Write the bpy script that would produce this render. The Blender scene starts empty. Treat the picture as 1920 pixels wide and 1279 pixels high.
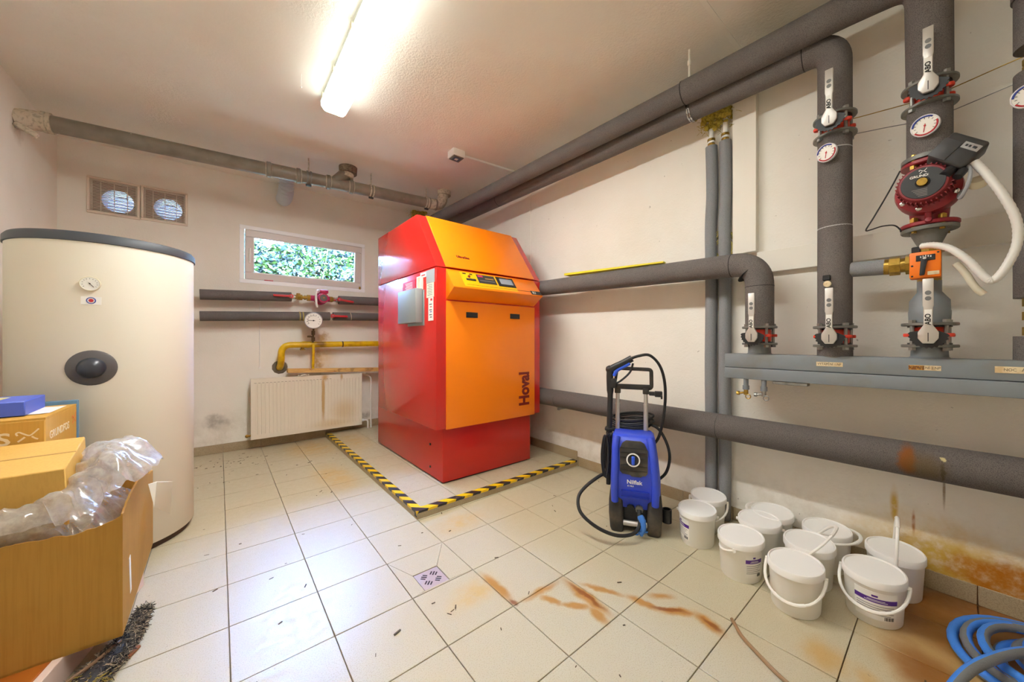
import bpy, bmesh, math, random
from mathutils import Vector, Matrix
random.seed(7)
C = bpy.context.scene.collection
PI = math.pi

# ------------------------------------------------------------------ camera, light, exposure
scn = bpy.context.scene
cam = bpy.data.cameras.new('camera')
cam.sensor_width = 36.0
cam.lens = 670.2 / 1920 * 36.0
cam.clip_start = 0.02
cam_o = bpy.data.objects.new('camera', cam)
C.objects.link(cam_o)
cam_o.location = (0, 0, 1.09)
cam_o.rotation_euler = (PI / 2, 0, -0.68619)
scn.camera = cam_o
scn.view_settings.view_transform = 'Standard'
scn.view_settings.look = 'None'
scn.view_settings.gamma = 1.0
scn.view_settings.use_curve_mapping = False
scn.view_settings.exposure = 0.0
scn.cycles.diffuse_bounces = 8

LAMP = 106.0          # radiance of the fluorescent diffuser
SKY = 58.0            # strength of the sky outside the window
world = bpy.data.worlds.new('world')
scn.world = world
world.use_nodes = True
wn = world.node_tree
bg = wn.nodes['Background']
sky = wn.nodes.new('ShaderNodeTexSky')
sky.sky_type = 'NISHITA'
sky.sun_disc = False
sky.sun_elevation = math.radians(48)
sky.sun_rotation = math.radians(200)
tint = wn.nodes.new('ShaderNodeMix'); tint.data_type = 'RGBA'; tint.blend_type = 'MULTIPLY'; tint.inputs[0].default_value = 1.0
tint.inputs[7].default_value = (.78, .93, 1.22, 1)      # cool daylight white balance
wn.links.new(sky.outputs[0], tint.inputs[6]); wn.links.new(tint.outputs[2], bg.inputs['Color'])
bg.inputs['Strength'].default_value = SKY

# ------------------------------------------------------------------ helpers
def lin(c):
    c = c / 255.0
    return c / 12.92 if c <= 0.04045 else ((c + 0.055) / 1.055) ** 2.4
def rgb(r, g, b): return (lin(r), lin(g), lin(b), 1.0)

class NT:
    """small wrapper for building node trees"""
    def __init__(s, m):
        m.use_nodes = True
        s.t = m.node_tree; s.n = s.t.nodes; s.l = s.t.links
        s.b = s.n['Principled BSDF']
    def node(s, typ, **kw):
        x = s.n.new(typ)
        for k, v in kw.items(): setattr(x, k, v)
        return x
    def link(s, a, b): s.l.new(a, b)
    def pos(s): return s.node('ShaderNodeNewGeometry').outputs['Position']
    def obj(s): return s.node('ShaderNodeTexCoord').outputs['Object']
    def noise(s, vec, scale, detail=3, rough=0.55, out='Fac'):
        x = s.node('ShaderNodeTexNoise'); x.inputs['Scale'].default_value = scale
        x.inputs['Detail'].default_value = detail; x.inputs['Roughness'].default_value = rough
        if vec is not None: s.link(vec, x.inputs['Vector'])
        return x.outputs[0 if out == 'Fac' else 1]
    def ramp(s, fac, a, b, lo=0.0, hi=1.0):
        x = s.node('ShaderNodeMapRange'); x.interpolation_type = 'SMOOTHSTEP'
        s.link(fac, x.inputs[0])
        x.inputs[1].default_value = a; x.inputs[2].default_value = b
        x.inputs[3].default_value = lo; x.inputs[4].default_value = hi
        return x.outputs[0]
    def mix(s, fac, a, b, mode='MIX'):
        x = s.node('ShaderNodeMix', data_type='RGBA', blend_type=mode)
        if isinstance(fac, (int, float)): x.inputs[0].default_value = fac
        else: s.link(fac, x.inputs[0])
        for v, i in ((a, 6), (b, 7)):
            if isinstance(v, tuple): x.inputs[i].default_value = v
            else: s.link(v, x.inputs[i])
        return x.outputs[2]
    def math(s, op, a, b=None):
        x = s.node('ShaderNodeMath', operation=op)
        for v, i in ((a, 0), (b, 1)):
            if v is None: continue
            if isinstance(v, (int, float)): x.inputs[i].default_value = v
            else: s.link(v, x.inputs[i])
        return x.outputs[0]
    def bump(s, h, strength, dist=0.002):
        x = s.node('ShaderNodeBump'); x.inputs['Strength'].default_value = strength
        x.inputs['Distance'].default_value = dist
        s.link(h, x.inputs['Height']); s.link(x.outputs[0], s.b.inputs['Normal'])
    def warp(s, vec, scale, amount):
        n = s.noise(vec, scale, 4, 0.6, 'Color')
        a = s.node('ShaderNodeVectorMath', operation='SUBTRACT'); s.link(n, a.inputs[0]); a.inputs[1].default_value = (.5, .5, .5)
        m = s.node('ShaderNodeVectorMath', operation='SCALE'); s.link(a.outputs[0], m.inputs[0]); m.inputs['Scale'].default_value = amount
        r = s.node('ShaderNodeVectorMath', operation='ADD'); s.link(vec, r.inputs[0]); s.link(m.outputs[0], r.inputs[1])
        return r.outputs[0]
    def blob(s, vec, c, size, rot=(0, 0, 0), soft=0.5, amt=1.0):
        mp = s.node('ShaderNodeMapping', vector_type='TEXTURE')
        mp.inputs['Location'].default_value = c; mp.inputs['Rotation'].default_value = rot; mp.inputs['Scale'].default_value = size
        s.link(vec, mp.inputs['Vector'])
        ln = s.node('ShaderNodeVectorMath', operation='LENGTH'); s.link(mp.outputs[0], ln.inputs[0])
        return s.ramp(ln.outputs['Value'], 1.0, 1.0 - soft, 0.0, amt)
    def maxi(s, items):
        r = items[0]
        for i in items[1:]: r = s.math('MAXIMUM', r, i)
        return r

MATS = {}
def mat(name, col, rough=0.5, metal=0.0, spk=None, bump=None, blotch=None, coat=0.0, spec=None):
    """plain procedural material: spk=(scale, dark col, amount), bump=(scale, strength), blotch=(scale, col, amount)"""
    if name in MATS: return MATS[name]
    m = bpy.data.materials.new(name); n = NT(m)
    c = rgb(*col)
    n.b.inputs['Base Color'].default_value = c
    n.b.inputs['Roughness'].default_value = rough
    n.b.inputs['Metallic'].default_value = metal
    if coat: n.b.inputs['Coat Weight'].default_value = coat; n.b.inputs['Coat Roughness'].default_value = 0.08
    if spec is not None: n.b.inputs['Specular IOR Level'].default_value = spec
    cur = c
    if spk or bump or blotch:
        v = n.obj()
        if blotch:
            cur = n.mix(n.math('MULTIPLY', n.ramp(n.noise(v, blotch[0], 5), .42, .72), blotch[2]), cur, rgb(*blotch[1]))
        if spk:
            cur = n.mix(n.math('MULTIPLY', n.ramp(n.noise(v, spk[0], 2), .45, .65), spk[2]), cur, rgb(*spk[1]))
        if not isinstance(cur, tuple): n.link(cur, n.b.inputs['Base Color'])
        if bump: n.bump(n.noise(v, bump[0], 3), bump[1])
    MATS[name] = m
    return m

def spl(pts, n=8, closed=False):
    """Catmull-Rom through pts"""
    P = [Vector(p) for p in pts]; out = []
    N = len(P); R = N if closed else N - 1
    for i in range(R):
        if closed: p0, p1, p2, p3 = P[i - 1], P[i], P[(i + 1) % N], P[(i + 2) % N]
        else: p0, p1, p2, p3 = P[max(i - 1, 0)], P[i], P[i + 1], P[min(i + 2, N - 1)]
        for k in range(n):
            t = k / n
            out.append(0.5 * ((2 * p1) + (p2 - p0) * t + (2 * p0 - 5 * p1 + 4 * p2 - p3) * t * t + (3 * p1 - p0 - 3 * p2 + p3) * t ** 3))
    if not closed: out.append(P[-1])
    return out

def bend(pts, r, n=8):
    """polyline with rounded corners"""
    P = [Vector(p) for p in pts]; out = [P[0]]
    for i in range(1, len(P) - 1):
        a = (P[i - 1] - P[i]); b = (P[i + 1] - P[i])
        rr = min(r, a.length * .49, b.length * .49)
        p0 = P[i] + a.normalized() * rr; p2 = P[i] + b.normalized() * rr
        for k in range(n + 1):
            t = k / n
            out.append(p0 * (1 - t) ** 2 + P[i] * 2 * t * (1 - t) + p2 * t * t)
    out.append(P[-1]); return out

OFF = {}
class B:
    """collects shapes and links them as ONE mesh object"""
    def __init__(s): s.bm = bmesh.new(); s.sm = []
    def box(s, x0, x1, y0, y1, z0, z1, bev=0.0, seg=2, rot=None):
        r = bmesh.ops.create_cube(s.bm, size=1.0)
        M = Matrix.Translation(((x0 + x1) / 2, (y0 + y1) / 2, (z0 + z1) / 2))
        if rot is not None: M = M @ rot
        M = M @ Matrix.Diagonal((abs(x1 - x0), abs(y1 - y0), abs(z1 - z0), 1))
        bmesh.ops.transform(s.bm, matrix=M, verts=r['verts'])
        if bev:
            es = list({e for v in r['verts'] for e in v.link_edges})
            bmesh.ops.bevel(s.bm, geom=es, offset=bev, segments=seg, affect='EDGES', profile=0.5)
        return s
    def poly(s, verts, faces):
        vs = [s.bm.verts.new(v) for v in verts]
        for f in faces:
            try: s.bm.faces.new([vs[i] for i in f])
            except ValueError: pass
        return s
    def prism(s, pts, axis, a0, a1, bev=0.0):
        """2-D polygon extruded along an axis; pts are the two other coordinates in xyz order"""
        def mk(p, a):
            q = list(p); q.insert('xyz'.index(axis), a); return q
        n = len(pts)
        vs = [s.bm.verts.new(mk(p, a0)) for p in pts] + [s.bm.verts.new(mk(p, a1)) for p in pts]
        fs = [s.bm.faces.new(vs[:n]), s.bm.faces.new(vs[n:][::-1])]
        for i in range(n): fs.append(s.bm.faces.new([vs[i], vs[i + n], vs[(i + 1) % n + n], vs[(i + 1) % n]]))
        bmesh.ops.recalc_face_normals(s.bm, faces=fs)
        if bev: bmesh.ops.bevel(s.bm, geom=list({e for f in fs for e in f.edges}), offset=bev, segments=2, affect='EDGES', profile=.5)
        return s
    def tube(s, pts, r, seg=14, cap=True, closed=False, mats=None):
        P = [Vector(p) for p in pts]; n = len(P); rings = []
        up = None
        for i, p in enumerate(P):
            if closed: d = P[(i + 1) % n] - P[i - 1]
            else: d = P[min(i + 1, n - 1)] - P[max(i - 1, 0)]
            if d.length < 1e-9: d = Vector((0, 0, 1))
            d.normalize()
            if up is None:
                up = Vector((0, 0, 1)) if abs(d.z) < .9 else Vector((1, 0, 0))
            u = (up - d * up.dot(d)).normalized(); w = d.cross(u); up = u
            rr = r[i] if isinstance(r, (list, tuple)) else r
            rings.append([s.bm.verts.new(p + (u * math.cos(2 * PI * k / seg) + w * math.sin(2 * PI * k / seg)) * rr) for k in range(seg)])
        for i in range(n if closed else n - 1):
            a, b = rings[i], rings[(i + 1) % n]
            for k in range(seg):
                f = s.bm.faces.new([a[k], a[(k + 1) % seg], b[(k + 1) % seg], b[k]]); f.smooth = True
                if mats: f.material_index = mats(k, i)
        if cap and not closed:
            s.bm.faces.new(rings[0][::-1]); s.bm.faces.new(rings[-1])
        return s
    def cyl(s, p0, p1, r0, r1=None, seg=24, cap=True):
        return s.tube([p0, p1], [r0, r0 if r1 is None else r1], seg, cap)
    def lathe(s, prof, o=(0, 0, 0), axis=(0, 0, 1), seg=32, sx=1.0, sy=1.0, ref=None):
        """profile (r, h) turned about an axis through o"""
        a = Vector(axis).normalized(); o = Vector(o)
        u = Vector(ref) if ref else (Vector((1, 0, 0)) if abs(a.x) < .9 else Vector((0, 1, 0)))
        u = (u - a * u.dot(a)).normalized(); w = a.cross(u)
        rings = []
        for (r, h) in prof:
            if r < 1e-6: rings.append([s.bm.verts.new(o + a * h)])
            else: rings.append([s.bm.verts.new(o + a * h + u * math.cos(2 * PI * k / seg) * r * sx + w * math.sin(2 * PI * k / seg) * r * sy) for k in range(seg)])
        for A, D in zip(rings, rings[1:]):
            for k in range(seg):
                if len(A) == 1 and len(D) == 1: continue
                if len(A) == 1: f = s.bm.faces.new([A[0], D[(k + 1) % seg], D[k]])
                elif len(D) == 1: f = s.bm.faces.new([A[k], A[(k + 1) % seg], D[0]])
                else: f = s.bm.faces.new([A[k], A[(k + 1) % seg], D[(k + 1) % seg], D[k]])
                f.smooth = True
        return s
    def ball(s, c, r, sub=2, sc=(1, 1, 1)):
        q = bmesh.ops.create_icosphere(s.bm, subdivisions=sub, radius=r)
        bmesh.ops.transform(s.bm, matrix=Matrix.Translation(c) @ Matrix.Diagonal((*sc, 1)), verts=q['verts'])
        for v in q['verts']:
            for f in v.link_faces: f.smooth = True
        return s
    def grid(s, nx, ny, fn):
        vs = [[s.bm.verts.new(fn(i / nx, j / ny)) for j in range(ny + 1)] for i in range(nx + 1)]
        for i in range(nx):
            for j in range(ny):
                f = s.bm.faces.new([vs[i][j], vs[i + 1][j], vs[i + 1][j + 1], vs[i][j + 1]]); f.smooth = True
        return s
    def mesh(s, name, m):
        bmesh.ops.recalc_face_normals(s.bm, faces=s.bm.faces[:])
        me = bpy.data.meshes.new(name); s.bm.to_mesh(me); s.bm.free()
        for x in (m if isinstance(m, (list, tuple)) else [m]): me.materials.append(x)
        # keep sharp edges sharp on smooth meshes
        try: me.set_sharp_from_angle(angle=math.radians(38))
        except Exception: pass
        return me
    def build(s, name, m, parent=None, local=False, label=None, kind=None):
        me = s.mesh(name, m)
        return link(name, me, parent, local, label, kind)

def link(name, me, parent=None, local=False, label=None, kind=None):
    o = bpy.data.objects.new(name, me); C.objects.link(o)
    if parent is not None:
        o.parent = parent; OFF[o.name] = OFF.get(parent.name, Matrix())
        if not local: me.transform(OFF[o.name].inverted())
    else: OFF[o.name] = Matrix()
    if label: o['label'] = label
    if kind: o['kind'] = kind
    return o

def tag(o, label=None, cat=None, group=None, kind=None):
    if label: o['label'] = label
    if cat: o['category'] = cat
    if group: o['group'] = group
    if kind: o['kind'] = kind
    return o

def thing(name, label, cat, loc=(0, 0, 0), rz=0.0, group=None):
    o = bpy.data.objects.new(name, None); C.objects.link(o)
    o.empty_display_size = .05
    o.location = loc; o.rotation_euler = (0, 0, rz)
    OFF[o.name] = Matrix.Translation(loc) @ Matrix.Rotation(rz, 4, 'Z')
    return tag(o, label, cat, group)

def copy_tree(o, parent=None):
    c = o.copy(); C.objects.link(c)
    if parent is not None: c.parent = parent
    for ch in list(o.children): copy_tree(ch, c)
    return c

def text(body, size, m, parent, o, xd, yd, name='lettering', local=False, bold=0.0, depth=0.0006, shear=0.0, wide=1.0, space=1.0, align='CENTER'):
    """flat lettering with a hair of thickness; o = middle, xd / yd = reading and upward directions"""
    cu = bpy.data.curves.new(name, 'FONT'); cu.body = body; cu.size = size
    cu.align_x = align; cu.align_y = 'CENTER'; cu.extrude = depth; cu.offset = bold; cu.shear = shear; cu.space_character = space
    cu.resolution_u = 3
    t = bpy.data.objects.new(name, cu); C.objects.link(t)
    dg = bpy.context.evaluated_depsgraph_get(); dg.update()
    me = bpy.data.meshes.new_from_object(t.evaluated_get(dg))
    bpy.data.objects.remove(t); bpy.data.curves.remove(cu)
    x = Vector(xd).normalized(); y = Vector(yd); y = (y - x * x.dot(y)).normalized(); z = x.cross(y)
    M = Matrix(((x.x * wide, y.x, z.x, o[0]), (x.y * wide, y.y, z.y, o[1]), (x.z * wide, y.z, z.z, o[2]), (0, 0, 0, 1)))
    me.transform(M); me.materials.clear(); me.materials.append(m); me.name = name
    return link(name, me, parent, local)

def struct(o): o['kind'] = 'structure'; return o

# ------------------------------------------------------------------ materials of the setting
XR, YB, XL, YF = 2.43, 4.5, -1.0, -1.7       # right wall, back wall, left wall, wall behind the camera

def wall_mat(name, stains):
    m = bpy.data.materials.new(name); n = NT(m)
    p = n.pos()
    c = rgb(239, 235, 226)
    c = n.mix(n.ramp(n.noise(p, 1.6, 4), .35, .75, 0, .35), c, rgb(219, 211, 194))
    # scuffs and grime near the floor
    sep = n.node('ShaderNodeSeparateXYZ'); n.link(p, sep.inputs[0])
    low = n.math('MULTIPLY', n.ramp(sep.outputs[2], .55, .05), n.ramp(n.noise(p, 7, 6, .65), .4, .75, 0, .45))
    c = n.mix(low, c, rgb(178, 165, 140))
    c = n.mix(n.math('MULTIPLY', n.ramp(n.noise(p, 38, 2), .74, .8), .5), c, rgb(120, 108, 92))
    w = n.warp(p, 9, .16)
    for col, amt, blobs in stains:
        f = n.maxi([n.blob(p if min(b[1]) < .03 else w, *b) for b in blobs])
        f = n.math('MULTIPLY', f, n.ramp(n.noise(p, 26, 5, .65), .25, .6, .45, 1))
        c = n.mix(n.math('MULTIPLY', f, amt), c, rgb(*col))
    n.link(c, n.b.inputs['Base Color'])
    n.b.inputs['Roughness'].default_value = .85
    n.b.inputs['Specular IOR Level'].default_value = .25
    h = n.math('ADD', n.noise(p, 90, 4, .6), n.math('MULTIPLY', n.noise(p, 14, 3), 1.2))
    n.bump(h, .35, .004)
    return m

M_wall_r = wall_mat('right_wall_plaster', [
    ((208, 170, 62), .95, [((2.43, -.02, .12), (.2, .46, .24), (0, 0, 0), .8), ((2.43, .16, .32), (.2, .02, .12), (0, 0, 0), .8)]),
    ((176, 104, 14), .95, [((2.43, -.16, .13), (.2, .22, .11), (0, 0, 0), .6), ((2.43, -.40, .13), (.2, .3, .11), (0, 0, 0), .7), ((2.43, .10, .27), (.2, .008, .07), (0, 0, 0), .8)]),
    ((120, 92, 40), .8, [((2.43, .012, .44), (.2, .006, .1), (0, 0, 0), .7)]),
])
M_wall_b = wall_mat('back_wall_plaster', [
    ((150, 105, 30), .8, [((.86, 4.5, .88), (.055, .2, .26), (0, 0, 0), .8), ((.92, 4.5, 1.12), (.06, .2, .1), (0, 0, 0), .8)]),
    ((215, 180, 100), .55, [((.9, 4.5, .95), (.2, .2, .32), (0, 0, 0), .9)]),
    ((120, 112, 100), .6, [((.49, 4.5, .80), (.075, .2, .075), (0, 0, 0), .35), ((1.37, 4.5, .18), (.12, .2, .08), (0, 0, 0), .8), ((-.02, 4.5, .3), (.14, .2, .1), (0, 0, 0), .9)]),
])
M_wall_l = wall_mat('left_wall_plaster', [((150, 140, 124), .5, [((-1, 3.78, 2.45), (.2, .13, .12), (0, 0, 0), .8)])])

def tile_mat():
    m = bpy.data.materials.new('floor_tile_glaze'); n = NT(m); p = n.pos()
    c = rgb(192, 183, 156)
    c = n.mix(n.ramp(n.noise(p, 260, 2, .5), .5, .68, 0, .42), c, rgb(150, 134, 98))      # fine speckle
    c = n.mix(n.ramp(n.noise(p, 2.3, 4), .4, .7, 0, .35), c, rgb(190, 176, 146))
    w = n.warp(p, 7, .12)
    # old yellow-brown water marks by the radiator and the plinth
    f = n.maxi([n.blob(w, (.72, 4.1, 0), (.36, .5, 1), (0, 0, .3), .9), n.blob(w, (.72, 3.15, 0), (.2, .5, 1), (0, 0, .1), .9),
                n.blob(w, (1.12, 1.86, 0), (.24, .15, 1), (0, 0, 0), .9), n.blob(w, (1.1, 3.9, 0), (.2, .5, 1), (0, 0, 0), .9), n.blob(w, (.85, 1.3, 0), (.2, .1, 1), (0, 0, .3), .9)])
    f = n.math('MULTIPLY', f, n.ramp(n.noise(p, 11, 5, .65), .3, .65, .25, .75))
    c = n.mix(f, c, rgb(196, 160, 88))
    # rust streaks running to the drain
    w2 = n.warp(n.warp(p, 5, .05), 18, .03)
    def st(a, b, wd, soft=.7):
        a = Vector(a); b = Vector(b); d = b - a
        return n.blob(w2, ((a.x + b.x) / 2, (a.y + b.y) / 2, 0), (d.length / 2 + wd, wd, 1), (0, 0, math.atan2(d.y, d.x)), soft)
    f = n.maxi([st((.95, 1.38), (.955, 1.15), .036), st((.96, 1.13), (1.21, 1.12), .030, .95), st((1.215, 1.12), (1.205, .84), .042), st((1.07, 1.10), (1.10, 1.02), .028),
                st((1.10, 1.02), (1.18, .93), .028), st((1.18, .93), (1.16, .84), .036), st((1.25, 1.06), (1.35, .86), .024), st((1.35, .87), (1.375, .74), .034), st((1.375, .74), (1.47, .64), .034),
                st((1.47, .64), (1.455, .54), .040), st((1.42, .82), (1.50, .74), .03, .95)])
    c = n.mix(n.math('MULTIPLY', f, .85), c, rgb(172, 116, 22))
    f = n.maxi([st((1.217, 1.1), (1.214, .86), .016), st((.95, 1.16), (.955, 1.13), .018), st((1.36, .78), (1.455, .655), .016), st((1.47, .62), (1.46, .54), .016)])
    c = n.mix(n.math('MULTIPLY', f, .85), c, rgb(128, 66, 14))
    f = n.maxi([n.blob(w, (1.95, .02, 0), (.55, .28, 1), (0, 0, .25), .9), n.blob(w, (1.62, .28, 0), (.12, .1, 1), (0, 0, 0), .9), n.blob(w, (1.55, .12, 0), (.2, .06, 1), (0, 0, .6), .9)])
    c = n.mix(n.math('MULTIPLY', f, .65), c, rgb(188, 142, 50))
    # the brown puddle by the right wall
    f = n.maxi([n.blob(w, (2.22, -.10, 0), (.36, .40, 1), (0, 0, .3), .5), n.blob(w, (2.2, -.6, 0), (.5, .5, 1), (0, 0, 0), .6), n.blob(w, (1.78, .02, 0), (.24, .14, 1), (0, 0, .5), .8)])
    c = n.mix(n.math('MULTIPLY', f, .92), c, rgb(140, 86, 24))
    # dirt specks and a black crumbly patch by the drain
    c = n.mix(n.math('MULTIPLY', n.ramp(n.noise(p, 46, 3, .7), .70, .74), .6), c, rgb(110, 98, 82))
    n.link(c, n.b.inputs['Base Color'])
    n.link(n.ramp(n.noise(p, 30, 3), .3, .7, .28, .46), n.b.inputs['Roughness'])
    n.bump(n.noise(p, 220, 3), .10, .001)
    return m
M_tile = tile_mat()

def ceil_mat():
    m = bpy.data.materials.new('ceiling_plaster'); n = NT(m); p = n.pos()
    c = n.mix(n.ramp(n.noise(p, 1.3, 4), .35, .7, 0, .5), rgb(241, 238, 230), rgb(230, 223, 211))
    c = n.mix(n.math('MULTIPLY', n.blob(n.warp(p, 2, .3), (2.3, .3, 2.78), (.7, .5, 1), (0, 0, 0), .5), .5), c, rgb(190, 180, 155))
    n.link(c, n.b.inputs['Base Color']); n.b.inputs['Roughness'].default_value = .9
    n.b.inputs['Specular IOR Level'].default_value = .2
    mask = n.ramp(n.noise(p, 1.1, 2), .42, .6, .12, 1)
    n.bump(n.math('MULTIPLY', n.noise(p, 75, 3, .6), mask), .55, .008)
    return m
M_ceil = ceil_mat()

M_grout = bpy.data.materials.new('grout'); n = NT(M_grout); p = n.pos()
f = n.maxi([n.blob(n.warp(p, 3, .2), (2.0, .2, 0), (1.05, 1.1, 1), (0, 0, 0), .5), n.blob(n.warp(p, 3, .2), (.8, 1.1, 0), (.5, .5, 1), (0, 0, 0), .8)])
c = n.mix(f, rgb(158, 146, 130), rgb(112, 74, 40))
n.link(c, n.b.inputs['Base Color']); n.b.inputs['Roughness'].default_value = .9
M_skirt = mat('skirting_tile', (176, 160, 130), .55, spk=(220, (130, 114, 86), .5), blotch=(4, (150, 120, 70), .5))
M_white_pl = mat('white_plastic', (238, 237, 232), .35)
M_paint_w = mat('white_paint', (235, 230, 218), .6, bump=(60, .1))
M_foam = mat('dark_foam_insulation', (113, 107, 104), .92, spk=(420, (70, 66, 66), .75), bump=(300, .5), blotch=(6, (128, 122, 118), .5), spec=.2)
M_foam_l = mat('grey_foam_insulation', (140, 142, 145), .85, spk=(300, (112, 114, 118), .5), bump=(200, .25), spec=.2)
M_seam = mat('black_seam', (38, 36, 36), .8)
M_seam_l = mat('grey_tape_seam', (185, 184, 184), .5)
M_steel = mat('zinc_steel', (150, 150, 146), .42, .75, blotch=(30, (110, 108, 100), .6))
M_flange = mat('painted_flange', (128, 129, 124), .5, .35, blotch=(25, (96, 94, 86), .6))
M_alu = mat('cast_aluminium', (205, 200, 194), .38, .6)
M_chrome = mat('chrome', (215, 215, 215), .15, 1.0)
M_brass = mat('brass', (176, 142, 66), .32, .9, blotch=(40, (120, 96, 40), .6))
M_black = mat('black_plastic', (34, 34, 36), .45)
M_rubber = mat('black_rubber', (30, 30, 31), .55)
M_blackdusty = mat('dusty_black_plastic', (46, 44, 43), .55, blotch=(9, (112, 100, 82), .55))
M_red_v = mat('valve_red', (214, 62, 40), .45)
M_red_h = mat('lever_red', (190, 38, 44), .4)
M_grey_paint = mat('grey_machine_paint', (124, 131, 137), .5, blotch=(7, (118, 116, 108), .6), bump=(30, .08))
M_paper = mat('white_paper', (240, 238, 232), .8)
M_labelstrip = mat('cream_label', (228, 210, 172), .7, blotch=(30, (190, 150, 90), .6))
M_ink = mat('black_ink', (40, 36, 34), .7)
M_inkred = mat('red_ink', (190, 40, 48), .7)
M_inkblue = mat('blue_ink', (50, 70, 160), .6)

# ------------------------------------------------------------------ room shell
fl = struct(B().box(XL - .15, XR + .15, YF - .15, YB + .15, -.12, -.009).build('floor', M_grout))
TP, X0, Y0 = .3024, .0283, 1.4360        # tile pitch and a grid corner
GAP = .0015
def tile(x0, x1, y0, y1, z, parent, h=.009, name='tile', cut=None):
    b = B()
    z += random.uniform(-.0005, .0005)
    b.box(x0 + GAP, x1 - GAP, y0 + GAP, y1 - GAP, z - h, z, .0012, 1)
    return b.build(name, M_tile, parent)
tile_me = None
PX0, PY0, PZ = .932, 2.055, .047         # the plinth under the boiler
for i in range(-4, 9):
    for j in range(-11, 11):
        x0, x1 = X0 + i * TP, X0 + (i + 1) * TP
        y0, y1 = Y0 + j * TP, Y0 + (j + 1) * TP
        x0, x1 = max(x0, XL), min(x1, XR); y0, y1 = max(y0, YF), min(y1, YB)
        if x1 - x0 < .02 or y1 - y0 < .02: continue
        if y1 < -.75 or (x0 > PX0 - .02 and y0 > PY0 + .05): continue
        if i == 2 and j == 0: continue       # the drain sits here
        if x0 > PX0 - .02 and y1 > PY0: y1 = PY0
        tile(x0, x1, y0, y1, 0, fl)
# tile cut on the diagonals round the drain cover
dx0, dx1, dy0, dy1 = .695, .815, 1.447, 1.572
tx0, tx1, ty0, ty1 = X0 + 2 * TP + GAP, X0 + 3 * TP - GAP, Y0 + GAP, Y0 + TP - GAP
e = .0015
def quad_tile(p):
    cx = sum(q[0] for q in p) / 4; cy = sum(q[1] for q in p) / 4
    q = [(a + (cx - a) * .012, b + (cy - b) * .012) for a, b in p]
    B().prism(q, 'z', -.009, 0).build('tile', M_tile, fl)
dx0e, dx1e, dy0e, dy1e = dx0 - e, dx1 + e, dy0 - e, dy1 + e
quad_tile([(tx0, ty1), (tx1, ty1), (dx1e, dy1e), (dx0e, dy1e)])
quad_tile([(tx0, ty0), (tx1, ty0), (dx1e, dy0e), (dx0e, dy0e)])
quad_tile([(tx0, ty0), (dx0e, dy0e), (dx0e, dy1e), (tx0, ty1)])
quad_tile([(tx1, ty0), (dx1e, dy0e), (dx1e, dy1e), (tx1, ty1)])

pl = struct(B().box(PX0, XR, PY0, YB, -.009, PZ - .009).build('plinth', M_skirt))
pl['label'] = 'low tiled plinth under the red boiler'
for i in range(3, 9):
    for j in range(2, 11):
        x0, x1 = X0 + i * TP, X0 + (i + 1) * TP
        y0, y1 = Y0 + j * TP, Y0 + (j + 1) * TP
        x0, x1 = max(x0, PX0 + .001), min(x1, XR); y0, y1 = max(y0, PY0 + .001), min(y1, YB)
        if x1 - x0 < .02 or y1 - y0 < .02: continue
        tile(x0, x1, y0, y1, PZ, pl)

# walls; the back wall has the window hole and two vent holes
def wall_with_holes(name, m, holes):
    xs = sorted({XL - .15, XR + .15, *[h[0] for h in holes], *[h[1] for h in holes]})
    zs = sorted({-.12, 3.0, *[h[2] for h in holes], *[h[3] for h in holes]})
    b = B()
    for xa, xb in zip(xs, xs[1:]):
        for za, zb in zip(zs, zs[1:]):
            cx, cz = (xa + xb) / 2, (za + zb) / 2
            if any(h[0] < cx < h[1] and h[2] < cz < h[3] for h in holes): continue
            b.box(xa, xb, YB, YB + .22, za, zb)
    bmesh.ops.remove_doubles(b.bm, verts=b.bm.verts[:], dist=1e-5)
    seen = {}
    for f in b.bm.faces[:]:
        k = tuple(round(x, 4) for x in f.calc_center_median())
        seen.setdefault(k, []).append(f)
    dele = [f for v in seen.values() if len(v) > 1 for f in v]
    bmesh.ops.delete(b.bm, geom=dele, context='FACES')
    return struct(b.build(name, m))
WX0, WX1, WZ0, WZ1 = .156, 1.37, 1.677, 2.262
wall_with_holes('wall_back', M_wall_b, [(WX0, WX1, WZ0, WZ1), (-.815, -.565, 2.18, 2.43), (-.505, -.255, 2.185, 2.435)])
struct(B().box(XR, XR + .15, YF - .15, YB, -.12, 3.0).build('wall_right', M_wall_r))
struct(B().box(XL - .15, XL, YF - .15, YB, -.12, 3.0).build('wall_left', M_wall_l))
struct(B().box(XL - .15, XR + .15, YF - .15, YF, -.12, 3.0).build('wall_front', M_wall_l))
def cz(x): return 2.745 + .018 * x                     # the ceiling falls a little to the left
struct(B().prism([(XL - .15, cz(XL - .15)), (XR + .15, cz(XR + .15)), (XR + .15, 3.05), (XL - .15, 3.05)], 'y', YF - .15, YB + .15).build('ceiling', M_ceil))

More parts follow.
